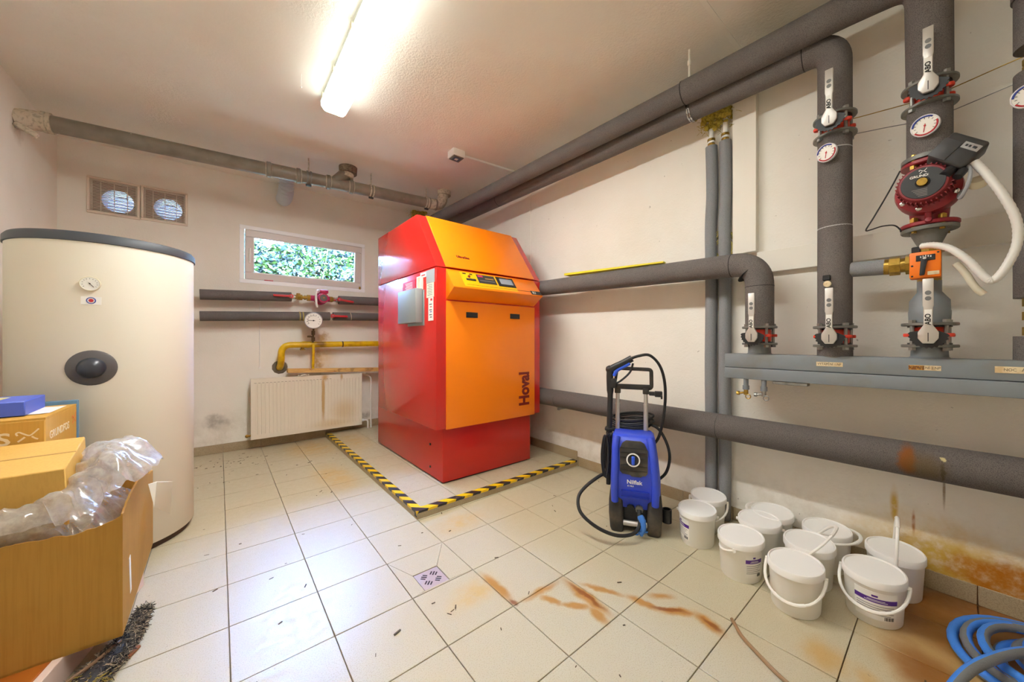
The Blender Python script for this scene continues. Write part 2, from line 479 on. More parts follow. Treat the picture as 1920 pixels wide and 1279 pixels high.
# skirting tiles
br = struct(B().box(XR - .006, XR, YF, YB, .0, .076).build('baseboard_right', M_grout))
y = YF
k = 0
while y < PY0 - .01:
    y1 = min(Y0 + TP * (math.floor((y - Y0) / TP + 1e-6) + 1), PY0)
    B().box(XR - .012, XR - .004, y + .0015, y1 - .0015, .001, .08, .0015, 1).build('tile', M_skirt, br)
    y = y1
y = PY0
while y < YB - .01:
    y1 = min(Y0 + TP * (math.floor((y - Y0) / TP + 1e-6) + 1), YB)
    B().box(XR - .012, XR - .004, y + .0015, y1 - .0015, PZ + .001, PZ + .08, .0015, 1).build('tile', M_skirt, br)
    y = y1
bb = struct(B().box(XL, XR, YB - .006, YB, .0, .08).build('baseboard_back', M_grout))
x = XL
while x < XR - .02:
    x1 = min(X0 + TP * (math.floor((x - X0) / TP + 1e-6) + 1), XR)
    z = PZ if x > PX0 - .02 else 0
    B().box(x + .0015, x1 - .0015, YB - .012, YB - .004, z + .001, z + .085, .0015, 1).build('tile', M_skirt, bb)
    x = x1

# boxed-in duct column and ledge on the right wall, ceiling strip, ceiling joint, wall joint
struct(B().box(2.385, XR, .700, .822, 1.608, cz(XR), .002, 1).build('trim_1', M_paint_w))
struct(B().box(2.395, XR, YF, .700, 1.478, 1.600, .002, 1).build('trim_2', M_paint_w))
struct(B().box(XL, XR, .755, .781, cz(0) - .004, cz(XR) + .01, .001, 1, rot=None).build('trim_3', M_paint_w)).rotation_euler = (0, 0, 0)
bpy.data.objects.remove(bpy.data.objects['trim_3'])
b = B(); b.prism([(1.2, cz(1.2) - .008), (XR, cz(XR) - .008), (XR, cz(XR) + .01), (1.2, cz(1.2) + .01)], 'y', .757, .779)
struct(b.build('trim_3', mat('strip_paint', (240, 236, 226), .6)))
b = B(); b.prism([(.9, cz(.9) - .005), (XR, cz(XR) - .005), (XR, cz(XR) + .01), (.9, cz(.9) + .01)], 'y', .12, .905)
struct(b.build('trim_4', M_ceil))
struct(B().box(XR - .006, XR, 2.665, 2.685, 1.0, 2.60, .001, 1).build('trim_5', M_paint_w))

# ------------------------------------------------------------------ window
win = struct(thing('window_1', 'low wide white basement window with a view of bushes', None, (WX0, YB, WZ0)))
M_frame_w = mat('window_white', (250, 250, 252), .35)  # frame kept whiter than the sash: daylight on it put into the colour
M_sash = mat('window_sash', (220, 212, 208), .35)  # white sash, the grey-pink of its shade put into the colour
def frame(b, x0, x1, z0, z1, w, y0, y1, bev=.003):
    for (a, c, d, f) in ((x0, x1, z1 - w, z1), (x0, x1, z0, z0 + w), (x0, x0 + w, z0 + w, z1 - w), (x1 - w, x1, z0 + w, z1 - w)):
        b.box(a, c, y0, y1, d, f, bev, 1)
    return b
frame(B(), WX0, WX1, WZ0, WZ1, .040, YB - .004, YB + .12).build('window_frame', M_frame_w, win)
gm = bpy.data.materials.new('window_glass'); gn = NT(gm)
tr = gn.node('ShaderNodeBsdfTransparent'); tr.inputs[0].default_value = (.93, .96, .97, 1)
gl = gn.node('ShaderNodeBsdfGlossy'); gl.inputs['Roughness'].default_value = .02
fr = gn.node('ShaderNodeFresnel'); fr.inputs[0].default_value = 1.45
mx = gn.node('ShaderNodeMixShader'); gn.link(fr.outputs[0], mx.inputs[0]); gn.link(tr.outputs[0], mx.inputs[1]); gn.link(gl.outputs[0], mx.inputs[2])
gn.link(mx.outputs[0], gn.n['Material Output'].inputs['Surface'])
# the sash is bottom hung and tilted into the room a little
piv = Vector((0, YB + .012, WZ0 + .042))
TILT = Matrix.Translation(piv) @ Matrix.Rotation(math.radians(4.5), 4, 'X') @ Matrix.Translation(-piv)
def tilted(b): bmesh.ops.transform(b.bm, matrix=TILT, verts=b.bm.verts[:]); return b
SX0, SX1, SZ0, SZ1 = WX0 + .044, WX1 - .044, WZ0 + .042, WZ1 - .046
sash = tilted(frame(B(), SX0, SX1, SZ0, SZ1, .070, YB + .000, YB + .060, .006)).build('window_sash', M_sash, win)
tilted(B().box(SX0 + .064, SX1 - .064, YB + .034, YB + .038, SZ0 + .064, SZ1 - .064)).build('window_pane', gm, sash)
tilted(frame(B(), SX0 + .068, SX1 - .068, SZ0 + .068, SZ1 - .068, .008, YB + .004, YB + .02, .001)).build('glazing_bead', M_frame_w, sash)
b = B().box(.228, .250, YB - .012, YB + .004, 1.88, 1.99, .003, 1); b.box(.232, .246, YB - .036, YB - .020, 1.90, 2.03, .004, 2); b.cyl((.239, YB - .008, 1.97), (.239, YB - .026, 1.97), .008, seg=12)
tilted(b).build('window_handle', M_white_pl, sash)
B().box(1.300, 1.322, YB - .006, YB + .01, 1.712, 1.745, .002, 1).build('window_hinge', M_brass, win)
tag(B().box(.36, .44, YB - .004, YB + .008, 1.7172, 1.7265, .003, 1).build('plastic_wedge', M_red_h), 'small red plastic wedge lying on the white window frame', 'wedge')

# ------------------------------------------------------------------ outside: ground and hedge
struct(B().box(-6, 8, YB + .22, 14, 1.0, 1.2).build('ground', mat('garden_soil', (120, 112, 84), .95, blotch=(2, (96, 118, 62), .8))))
def hedge(name, label, x0, x1, y0, y1, z1, n, cols, seed):
    R = random.Random(seed)
    b = B()
    bm = b.bm
    for i in range(n):
        u = R.random()
        c = Vector((x0 + (x1 - x0) * u, y0 + (y1 - y0) * R.random() ** 1.5, 1.2 + (z1 - 1.2) * R.random() * (.82 + .18 * math.sin(u * 23 + seed))))
        a = Vector((R.uniform(-1, 1), R.uniform(-1, 1), R.uniform(-.6, .8))).normalized()
        t = a.cross(Vector((R.uniform(-1, 1), R.uniform(-1, 1), R.uniform(-1, 1)))).normalized()
        L = R.uniform(.03, .065); W = L * .45
        v = [bm.verts.new(c - a * L), bm.verts.new(c + t * W), bm.verts.new(c + a * L), bm.verts.new(c - t * W)]
        f = bm.faces.new(v); f.material_index = R.choice((0, 0, 1, 2))
    for k in range(18):
        x = x0 + (x1 - x0) * R.random(); y = y0 + (y1 - y0) * R.random()
        b.tube(spl([(x, y, 1.2), (x + R.uniform(-.1, .1), y, 1.7), (x + R.uniform(-.3, .3), y, 1.2 + (z1 - 1.2) * .8)], 3), .012, 5)
    ms = []
    for k, c in enumerate(cols):
        m = bpy.data.materials.new(name + '_leaf'); q = NT(m)
        q.b.inputs['Base Color'].default_value = rgb(*c); q.b.inputs['Roughness'].default_value = .8; q.b.inputs['Specular IOR Level'].default_value = .05
        q.b.inputs['Transmission Weight'].default_value = 0
        ms.append(m)
    o = b.build(name, ms)
    return tag(o, label, 'hedge', None, 'stuff')
hedge('hedge', 'bright green leafy hedge outside the basement window', -1.5, 4.6, 6.5, 7.7, 3.35, 52000, [(40, 56, 22), (62, 70, 66), (32, 44, 42)], 3)

# ------------------------------------------------------------------ boiler
M_red = mat('boiler_red', (200, 30, 24), .26, coat=.35)
M_red2 = mat('boiler_red_front', (196, 28, 20), .30, coat=.2)
M_orange = mat('boiler_orange', (255, 134, 0), .36, coat=.15)
M_orange_t = mat('boiler_lettering', (124, 20, 12), .5)
bo = thing('boiler', 'big red heating boiler with orange front door and slanted hood on the tiled plinth', 'boiler', (1.68, 2.3, PZ))
BX0, BX1, BYF, BYB = 1.174, 2.178, 2.272, 3.45
base = B().box(1.255, 2.11, 2.325, 3.69, PZ + .012, .474, .004, 2)
bp = base.build('base_panel', M_red2, bo)
B().box(1.27, 2.095, 2.345, 3.66, PZ, PZ + .013).build('plinth_foot', M_black, bo)
for z in (.126, .298): B().cyl((1.2555, 2.521, z), (1.249, 2.521, z), .009, seg=10).build('screw', M_black, bp, local=False)
B().box(BX0, BX1, BYF, BYB, .462, 1.612, .006, 2).build('lower_casing', M_red, bo)
B().prism([(BYF, 1.617), (2.592, 2.066), (BYB, 2.070), (BYB, 1.617)], 'x', BX0, BX1, .005).build('upper_casing', M_red, bo)
DX0, DX1 = 1.251, 2.103
s_ = .010 / math.hypot(.449, .32)
hood = B().prism([(BYF - .449 * s_, 1.619 + .32 * s_ - .004), (2.590 - .449 * s_, 2.064 + .32 * s_), (2.600, 2.064 + .009), (2.66, 2.0), (2.33, 1.619)], 'x', DX0, DX1, .003)
hood_o = hood.build('hood_panel', M_orange, bo)
door = B().box(DX0, DX1, BYF - .012, BYF + .01, .458, 1.378, .003, 2).build('front_door', M_orange, bo)
YD = BYF - .0125
for (xa, xb, za, zb) in ((1.412, 1.514, 1.264, 1.304), (1.831, 1.931, 1.272, 1.312)):
    h = B()
    frame(h, xa, xb, za, zb, .006, YD - .004, YD + .006, .001)
    h.box(xa + .004, xb - .004, YD - .001, YD + .004, za + .004, zb - .004)
    h.box(xa + .02, xb - .02, YD - .003, YD + .002, za + .006, za + .016, .001, 1)
    h.build('handle', M_black, door)
text('Hoval', .150, M_orange_t, door, (1.988, YD - .0005, .690), (0, 0, 1), (-1, 0, 0), bold=.0062, wide=.80)
console = B().prism([(BYF + .002, 1.610), (2.162, 1.470), (2.160, 1.464), (BYF + .002, 1.386)], 'x', DX0, DX1, .003).build('control_console', M_orange, bo)
# things on the slanted face of the console
P0 = Vector((0, BYF, 1.613)); dn = Vector((0, -.110, -.146)).normalized(); nn = Vector((0, -.146, .110)).normalized()
def on_console(x, s, h): q = P0 + dn * s + nn * h; return (x, q.y, q.z)
def cpad(x0, x1, s0, s1, h, m, name, parent, skew=0):
    v = []
    for hh in (0, h):
        for (x, s) in ((x0, s0), (x1, s0), (x1, s1), (x0, s1)): v.append(on_console(x, s, hh))
    return B().poly(v, [(0, 1, 2, 3), (4, 5, 6, 7), (0, 1, 5, 4), (1, 2, 6, 5), (2, 3, 7, 6), (3, 0, 4, 7)]).build(name, m, parent)
M_yel_p = mat('panel_yellow', (250, 186, 10), .4)
M_disp = mat('display_dark', (62, 62, 60), .25)
cp = cpad(1.352, 1.845, .022, .166, .002, M_yel_p, 'control_panel', console)
cpad(1.49, 1.655, .030, .118, .0045, M_disp, 'display', cp)
cpad(1.50, 1.545, .038, .056, .0055, mat('led_pink', (200, 30, 90), .4), 'warning_label', cp)
cpad(1.56, 1.64, .062, .072, .0055, mat('print_ochre', (170, 130, 60), .5), 'print_line', cp)
cpad(1.505, 1.64, .088, .096, .0055, mat('print_grey', (105, 105, 104), .5), 'print_line', cp)
ts = cpad(1.672, 1.842, .028, .126, .006, M_black, 'touch_screen', cp)
cpad(1.698, 1.822, .045, .104, .0068, mat('screen_grey', (150, 158, 168), .15), 'screen', ts)
cpad(1.772, 1.80, .034, .039, .0068, M_inkred, 'indicator', ts)
for a, c_ in ((1.372, 1.40), (1.432, 1.456)): cpad(a, c_, .032, .042, .004, M_black, 'printed_mark', cp)
k = B(); k.lathe([(0, .008), (.009, .008), (.010, 0), (0, 0)], on_console(1.418, .064, .002), nn, 14); k.build('turn_knob', M_orange_t, cp)
cpad(1.385, 1.468, .086, .104, .005, M_black, 'rocker_switch', cp)
for q in range(3): cpad(1.39 + q * .026, 1.411 + q * .026, .089, .101, .008, M_disp, 'switch_key', cp)
cpad(1.370, 2.02, .146, .150, .002, M_orange_t, 'panel_groove', console)
kp = cpad(1.985, 2.098, .138, .178, .003, M_black, 'number_plate', console)
text('K1', .034, M_white_pl, kp, on_console(2.020, .158, .0034), (1, 0, 0), -dn, bold=.001)
# lettering low on the slanted hood
nh = Vector((0, -.449, .32)).normalized(); uh = Vector((0, .32, .449)).normalized()
pt = Vector((1.432, 2.272, 1.613)) + uh * .128 + nh * .0115
text('UltraGas', .031, M_orange_t, hood_o, pt, (1, 0, 0), uh, bold=.0022)
# steel box, stickers and papers on the left side of the boiler
M_boxgrey = mat('box_grey_paint', (150, 158, 158), .42, .2)
jb = B().box(1.106, BX0 - .012, 2.462, 2.795, 1.226, 1.478, .004, 2).build('junction_box', M_boxgrey, bo)
B().box(1.165, BX0 + .001, 2.452, 2.74, 1.206, 1.47, .002, 1).build('mounting_plate', M_boxgrey, jb)
XS = BX0 - .0015
def sticker(y0, y1, z0, z1, m, name='sticker', h=.0016, parent=bo, off=0):
    return B().box(XS - h - off, XS + .002 - off, y0, y1, z0, z1).build(name, m, parent)
s1 = sticker(2.612, 2.85, 1.478, 1.566, mat('sticker_red', (205, 40, 56), .5), 'red_sticker')
for q in range(5): sticker(2.66, 2.80 - .01 * (q % 3), 1.548 - q * .011, 1.552 - q * .011, M_paper, 'print_line', .0022, s1)
sticker(2.425, 2.52, 1.562, 1.60, M_paper, 'white_sticker')
sticker(2.44, 2.50, 1.574, 1.582, M_inkred, 'printed_mark', .0026)
sticker(2.292, 2.418, 1.508, 1.602, mat('plate_silver', (178, 180, 172), .4, .3), 'rating_plate', .003)
s3 = sticker(2.302, 2.412, 1.404, 1.506, mat('paper_cream', (226, 222, 206), .75), 'paper_tag', .003)
for q in range(7): sticker(2.32, 2.395 - .012 * (q % 2), 1.492 - q * .012, 1.4945 - q * .012, M_ink, 'print_line', .0036, s3)
s4 = sticker(2.312, 2.386, 1.236, 1.402, M_paper, 'energy_label', .002)
sticker(2.324, 2.35, 1.378, 1.394, M_inkred, 'printed_mark', .0028, s4)
for q, (zz, m) in enumerate(((1.35, M_ink), (1.332, M_inkred), (1.31, M_ink), (1.296, M_inkblue), (1.275, M_ink), (1.258, M_ink))): sticker(2.33, 2.368 - .01 * (q % 2), zz, zz + .006, m, 'print_line', .0028, s4)
sticker(2.478, 2.545, 1.476, 1.572, M_paper, 'folded_papers', .02)
sticker(2.487, 2.52, 1.47, 1.562, M_labelstrip, 'folded_papers', .026)

# hazard tape along the two plinth edges
hm = bpy.data.materials.new('hazard_tape'); n = NT(hm)
sp = n.node('ShaderNodeSeparateXYZ'); n.link(n.pos(), sp.inputs[0])
f = n.math('FRACT', n.math('MULTIPLY', n.math('SUBTRACT', n.math('ADD', sp.outputs[0], sp.outputs[1]), n.math('MULTIPLY', sp.outputs[2], .6)), 1 / .132))
f = n.math('GREATER_THAN', f, .5)
f = n.math('MULTIPLY', f, 1)
c = n.mix(f, rgb(240, 200, 20), rgb(40, 38, 40))
c = n.mix(n.math('MULTIPLY', n.ramp(n.noise(n.pos(), 30, 4), .58, .72), .4), c, rgb(170, 160, 130))
n.link(c, n.b.inputs['Base Color']); n.b.inputs['Roughness'].default_value = .38
W = .048
b = B(); b.box(PX0 - .0008, PX0 + W, PY0 + W, 4.40, PZ + .0002, PZ + .0016); b.box(PX0 - .0014, PX0, PY0 + .0, 4.40, PZ - .012, PZ + .0016)
tag(b.build('hazard_tape', hm), 'yellow and black hazard tape running from the radiator along the plinth edge', 'tape', 'hazard tape on the plinth')
b = B(); b.box(PX0, XR - .013, PY0 - .0008, PY0 + W, PZ + .0004, PZ + .0018); b.box(PX0 - .0016, XR - .013, PY0 - .0014, PY0, PZ - .012, PZ + .0018); b.box(PX0 - .0018, PX0 - .0002, PY0 - .001, PY0 + .03, 0.012, PZ + .0018)
tag(b.build('hazard_tape', hm), 'yellow and black hazard tape along the plinth edge in front of the boiler', 'tape', 'hazard tape on the plinth')

# ------------------------------------------------------------------ hot water tank
M_tank = mat('tank_cream_foil', (236, 230, 214), .42, bump=(120, .05))
M_rim = mat('tank_dark_rim', (66, 70, 76), .5)
TX, TY, TR = -.46, 2.905, .34
tk = thing('hot_water_tank', 'tall cream cylindrical hot water tank with dark grey rim behind the cardboard boxes', 'tank', (TX, TY, 0))
B().lathe([(0, .034), (TR - .004, .034), (TR, .04), (TR, 1.565), (0, 1.565)], (TX, TY, 0), seg=96).build('jacket', M_tank, tk)
B().lathe([(0, .0), (TR - .02, .0), (TR - .02, .034), (0, .034)], (TX, TY, 0), seg=64).build('base_ring', mat('tank_base', (70, 52, 38), .7), tk)
B().lathe([(TR, 1.556), (TR + .006, 1.558), (TR + .006, 1.588), (TR - .004, 1.602), (TR - .03, 1.607), (0, 1.607)], (TX, TY, 0), seg=96).build('lid_rim', M_rim, tk)
def dial(parent, c, axis, r, depth, rimm, facem, name='thermometer', needle=100, ticks=True, up=(0, 0, 1), local=False, tickm=None, red=None):
    a = Vector(axis).normalized(); c = Vector(c)
    cas = B().lathe([(0, 0), (r * .8, 0), (r, depth * .3), (r, depth), (r * .93, depth * 1.05), (r * .91, depth * .9), (0, depth * .9)], c, a, 32).build(name, rimm, parent, local)
    fc = B().lathe([(0, depth * .93), (r * .91, depth * .93), (r * .91, depth * .90)], c, a, 32).build('dial_face', facem, cas, local)
    u = Vector(up); u = (u - a * u.dot(a)).normalized(); x = u.cross(a)
    o = c + a * depth * .95
    def bar(b, ang, r0, r1, w, h=.0012):
        d = x * math.sin(math.radians(ang)) + u * math.cos(math.radians(ang)); t = d.cross(a)
        p = [o + d * r0 - t * w, o + d * r0 + t * w, o + d * r1 + t * w, o + d * r1 - t * w]
        b.poly([*p, *[q + a * h for q in p]], [(0, 1, 2, 3), (4, 5, 6, 7), (0, 1, 5, 4), (1, 2, 6, 5), (2, 3, 7, 6), (3, 0, 4, 7)])
    if ticks:
        b = B()
        for k in range(11): bar(b, -125 + 25 * k, r * .62, r * .76, r * .018)
        b.build('scale_marks', tickm or M_ink, fc, local)
    b = B(); bar(b, needle, -r * .18, r * .6, r * .025, .002); b.lathe([(0, .003), (r * .08, .003), (r * .08, 0)], o, a, 12)
    b.build('needle', red or M_ink, fc, local)
    return cas
M_dialw = mat('dial_white', (240, 238, 230), .5)
M_cream = mat('cream_plastic', (232, 224, 196), .4)
dial(tk, (TX - .010, TY - TR + .001, 1.359), (0, -1, 0), .034, .014, M_cream, M_dialw, needle=140)
st = B().box(TX - .04, TX + .024, TY - TR - .0014, TY - TR + .003, 1.262, 1.299).build('sticker', M_paper, tk)
cc = Vector((TX - .008, TY - TR - .0016, 1.281))
B().tube([cc + Vector((.014 * math.cos(q), 0, .014 * math.sin(q))) for q in [2 * PI * i / 20 for i in range(20)]], .0018, 6, closed=True).build('printed_ring', M_inkblue, st)
B().lathe([(0, .001), (.008, .001), (.008, 0)], cc, (0, -1, 0), 16).build('printed_mark', M_inkred, st)
fc = B().lathe([(0, 0), (.083, 0), (.083, .006), (.076, .011), (0, .012)], (TX - .006, TY - TR + .006, .963), (0, -1, 0), 40).build('flange_cover', mat('flange_grey', (88, 84, 84), .5), tk)
B().lathe([(0, .0), (.048, .0), (.046, .012), (.036, .03), (.018, .040), (0, .042)], (TX - .006, TY - TR - .004, .963), (0, -1, 0), 32).build('knob', mat('knob_dark', (52, 56, 64), .3), fc)

# ------------------------------------------------------------------ radiator, plank
rad = thing('radiator', 'cream ribbed panel radiator under the window with a rust streak', 'radiator', (.77, 4.38, .11))
RX0, RX1, RZ0, RZ1, RYF = .24, 1.294, .112, .716, 4.352
m = bpy.data.materials.new('radiator_enamel'); n = NT(m); p = n.pos()
c = rgb(232, 224, 206)
w = n.warp(p, 14, .014)
f = n.maxi([n.blob(w, (.885, 4.35, .48), (.022, .2, .36), (0, 0, 0), .6), n.blob(w, (.90, 4.35, .69), (.05, .2, .06), (0, 0, 0), .9), n.blob(w, (1.07, 4.35, .69), (.02, .2, .06), (0, 0, 0), .9)])
c = n.mix(n.math('MULTIPLY', f, .8), c, rgb(188, 140, 50))
f = n.maxi([n.blob(w, (1.0, 4.35, .17), (.32, .2, .09), (0, 0, 0), .9), n.blob(w, (1.1, 4.35, .3), (.2, .2, .2), (0, 0, 0), .9)])
c = n.mix(n.math('MULTIPLY', f, .5), c, rgb(206, 176, 112))
n.link(c, n.b.inputs['Base Color']); n.b.inputs['Roughness'].default_value = .4
M_rad = m
b = B(); prof = []
nr = 31; pit = (RX1 - RX0 - .05) / nr
for k in range(nr):
    x = RX0 + .025 + pit * k
    prof += [(x, 0), (x + pit * .55, 0), (x + pit * .68, 1), (x + pit * .87, 1)]
prof.append((RX1 - .025, 0))
xs = [q[0] for q in prof]
zz = [RZ0 + .006, RZ0 + .045, RZ0 + .06, RZ1 - .065, RZ1 - .05, RZ1 - .006]
dd = [0, 0, 1, 1, 0, 0]
vs = [[b.bm.verts.new((x, RYF + .007 * d * g, z)) for x, g in prof] for z, d in zip(zz, dd)]
for A, D in zip(vs, vs[1:]):
    for k in range(len(A) - 1): b.bm.faces.new([A[k], A[k + 1], D[k + 1], D[k]])
for (x0, x1, z0, z1) in ((RX0, RX0 + .0255, RZ0, RZ1), (RX1 - .0255, RX1, RZ0, RZ1), (RX0 + .02, RX1 - .02, RZ0, RZ0 + .0065), (RX0 + .02, RX1 - .02, RZ1 - .0065, RZ1)):
    b.box(x0, x1, RYF - .0005, RYF + .016, z0, z1, .0015, 1)
b.build('front_panel', M_rad, rad)
B().box(RX0 + .004, RX1 - .004, RYF + .016, RYF + .075, RZ0 + .01, RZ1 - .03, .003, 1).build('convector', M_rad, rad)
gr = B()
for k in range(60): gr.box(RX0 + .01 + k * .0173, RX0 + .021 + k * .0173, RYF + .012, RYF + .08, RZ1 - .014, RZ1 - .006)
gr.box(RX0, RX1, RYF + .012, RYF + .016, RZ1 - .02, RZ1 - .004); gr.box(RX0, RX1, RYF + .078, RYF + .082, RZ1 - .02, RZ1 - .004)
gr.build('top_grille', M_rad, rad, kind='stuff')
sl = B()
for k in range(22): sl.box(RX0 + .027 + k * pit, RX0 + .046 + k * pit, RYF - .0012, RYF + .001, RZ1 - .0475, RZ1 - .0435)
sl.build('press_marks', mat('mark_grey', (150, 140, 122), .7), rad, kind='stuff')
for x in (RX0 + .1, RX1 - .1): B().box(x - .015, x + .015, RYF + .07, YB, RZ0 + .1, RZ1 - .1, .002, 1).build('wall_bracket', M_steel, rad)
b = B(); b.cyl((RX0 - .03, RYF + .045, RZ0 + .035), (RX0 + .005, RYF + .045, RZ0 + .035), .011, seg=12); b.ball((RX0 - .028, RYF + .045, RZ0 + .035), .017)
b.build('drain_plug', M_brass, rad)
b = B(); b.tube(bend([(RX1 - .002, RYF + .045, RZ0 + .04), (RX1 + .08, RYF + .045, RZ0 + .04), (RX1 + .08, RYF + .045, PZ + .002)], .03), .010, 10); b.cyl((RX1 + .005, RYF + .045, RZ0 + .04), (RX1 + .03, RYF + .045, RZ0 + .04), .016, seg=12)
b.build('supply_pipe', M_white_pl, rad)
b = B(); b.tube(bend([(RX1 + .12, RYF + .06, PZ + .002), (RX1 + .12, RYF + .06, .66), (RX1 + .06, RYF + .09, .69)], .03), .010, 10)
tag(b.build('copper_riser', M_white_pl), 'thin white painted pipe standing between radiator and boiler', 'pipe')

m = bpy.data.materials.new('raw_pine'); n = NT(m); p = n.obj()
mp = n.node('ShaderNodeMapping'); mp.inputs['Scale'].default_value = (3, 40, 60); n.link(p, mp.inputs[0])
c = n.mix(n.ramp(n.noise(mp.outputs[0], 3, 5, .6), .35, .7), rgb(222, 182, 112), rgb(190, 140, 72))
c = n.mix(n.math('MULTIPLY', n.ramp(n.noise(p, 9, 3), .58, .66), .5), c, rgb(110, 76, 36))
n.link(c, n.b.inputs['Base Color']); n.b.inputs['Roughness'].default_value = .7
M_pine = m
pk = B().box(-.48, .48, -.05, .05, -.021, .021, .004, 1).build('wooden_plank', M_pine)
pk.location = (1.03, 4.385, .762); pk.rotation_euler = (0, math.radians(1.9), math.radians(-1))
tag(pk, 'rough pine plank lying across the top of the radiator', 'plank')
b = B()
for k in range(8): b.ball((.70 + random.uniform(-.05, .07), 4.335 + random.uniform(0, .012), .728 + random.uniform(-.006, .006)), random.uniform(.007, .013), 1, (1.2, 1, .8))
tag(b.build('plaster_crumbs', mat('plaster_crumb', (226, 220, 210), .9)), 'white plaster crumbs lying on the radiator under the plank', 'crumbs', None, 'stuff')

# ------------------------------------------------------------------ back wall: heating pipes
def union(b, p0, p1, r, seg=6): return b.cyl(p0, p1, r, seg=seg)
YP = 4.37
tag(B().tube([(-.14, YP, 1.520), (.585, YP, 1.553)], .048, 24).build('insulated_pipe', M_foam), 'grey foam pipe under the window, upper left of the little pump', 'pipe', 'insulated pipes on the back wall')
tag(B().tube([(1.045, YP, 1.553), (1.62, YP, 1.570)], .048, 24).build('insulated_pipe', M_foam), 'grey foam pipe from the little pump to the boiler, just under the window', 'pipe', 'insulated pipes on the back wall')
lp = thing('insulated_pipe', 'long grey foam pipe crossing the back wall behind the pressure gauge', 'pipe', (.5, YP, 1.345), 0, 'insulated pipes on the back wall')
B().tube([(-.14, YP, 1.320), (.952, YP, 1.366)], .046, 24).build('foam_sleeve', M_foam, lp)
B().tube([(.985, YP, 1.367), (1.62, YP, 1.384)], .046, 24).build('foam_sleeve', M_foam, lp)
B().tube([(.94, YP, 1.365), (1.0, YP, 1.368)], .026, 16).build('bare_pipe', M_steel, lp)
for x in (.655, .685): B().tube([(x, YP, 1.354), (x + .012, YP, 1.3545)], .0475, 24).build('tape_band', mat('tape_yellowed', (170, 150, 84), .6), lp)
B().tube([(1.166, YP - .0, 1.373), (1.170, YP, 1.3735)], .0475, 24).build('wire_tie', M_labelstrip, lp)
def ball_valve(loc, flip, label, tilt=0, L=.155):
    v = thing('ball_valve', label, 'valve', loc, 0, 'red lever ball valves')
    b = B(); b.lathe([(0, -.045), (.024, -.045), (.024, -.02), (.028, -.018), (.030, 0), (.028, .018), (.024, .02), (.024, .045), (0, .045)], (0, 0, 0), (1, 0, 0), 16)
    b.cyl((0, 0, 0), (0, -.062, 0), .011, seg=12)
    b.build('body', M_chrome, v, True)
    s = flip
    lv = B().box(min(0, s * L), max(0, s * L), -.006, .006, -.011, .011, .004, 2)
    lv.cyl((0, -.012, 0), (0, .012, 0), .020, seg=14)
    bmesh.ops.transform(lv.bm, matrix=Matrix.Translation((0, -.066, 0)) @ Matrix.Rotation(tilt, 4, 'Y'), verts=lv.bm.verts[:])
    lv.build('lever', M_red_h, v, True)
    B().lathe([(0, 0), (.009, 0), (.007, .008), (0, .009)], (0, -.078, 0), (0, -1, 0), 6).build('nut', M_steel, v, True)
    return v
ball_valve((.575, YP, 1.553), -1, 'ball valve with red lever pointing left, on the upper pipe under the window')
ball_valve((1.035, YP, 1.553), 1, 'ball valve with red lever sloping down right, just right of the little pump', .13)
ball_valve((.968, YP, 1.367), 1, 'ball valve with red lever on the lower pipe right of the gauge')
sp_ = thing('circulation_pump', 'small magenta circulation pump on the pipe below the window', 'pump', (.845, YP, 1.555))
M_mag = mat('pump_magenta', (176, 36, 84), .4)
b = B(); b.lathe([(0, .02), (.062, .02), (.066, 0), (.066, -.03), (.05, -.045), (0, -.045)], (.858, YP - .02, 1.552), (0, -1, 0), 28); b.cyl((.76, YP, 1.555), (.95, YP, 1.556), .030, seg=20)
b.build('housing', M_mag, sp_)
b = B(); b.lathe([(.052, 0), (.055, .05), (.050, .085), (.040, .09), (0, .09)], (.866, YP - .04, 1.552), (0, -1, 0), 24)
b.build('motor', M_mag, sp_)
B().lathe([(0, .006), (.034, .006), (.037, 0), (0, 0)], (.866, YP - .13, 1.552), (0, -1, 0), 24).build('nameplate', mat('plate_dark', (92, 88, 84), .4), sp_)
B().lathe([(0, .006), (.008, .006), (.008, 0)], (.866, YP - .136, 1.552), (0, -1, 0), 10).build('vent_screw', M_brass, sp_)
B().box(.835, .915, YP - .12, YP - .03, 1.603, 1.640, .006, 2).build('terminal_box', M_mag, sp_)
b = B(); b.tube(spl([(.84, YP - .09, 1.625), (.812, YP - .11, 1.628), (.795, YP - .115, 1.59), (.798, YP - .115, 1.50), (.808, YP - .10, 1.452)], 8), .011, 10)
b.build('cable', M_white_pl, sp_)
for (xa, xb, nm) in ((.60, .765, 'threaded union'), (.945, 1.01, 'threaded union')):
    b = B(); L = xb - xa; z = 1.555
    b.cyl((xa - .02, YP, z), (xb + .01, YP, z), .016, seg=12)
    if L > .1:
        b.cyl((xa + .01, YP, z), (xa + .03, YP, z), .024, seg=6); b.cyl((xa + .035, YP, z), (xa + .085, YP, z), .030, seg=8); b.cyl((xa + .05, YP, z), (xa + .05, YP, z + .04), .02, seg=8); b.cyl((xa + .1, YP, z), (xa + .12, YP, z), .024, seg=6); b.cyl((xa + .128, YP, z), (xa + .16, YP, z), .033, seg=8)
    else:
        b.cyl((xa + .005, YP, z), (xa + .035, YP, z), .031, seg=8); b.cyl((xa + .04, YP, z), (xa + .058, YP, z), .024, seg=6)
    tag(b.build('brass_union', M_brass), 'brass check valve and unions left of the small magenta pump' if L > .1 else 'short brass union right of the small magenta pump', 'fitting')
b = B(); b.tube([(.325, YB - .008, 1.478), (.322, YB - .008, .82)], .005, 8); b.box(.312, .334, YB - .014, YB, .805, .822)
tag(b.build('wall_cable', M_white_pl), 'thin white cable running straight down the back wall left of the gas pipe', 'cable')

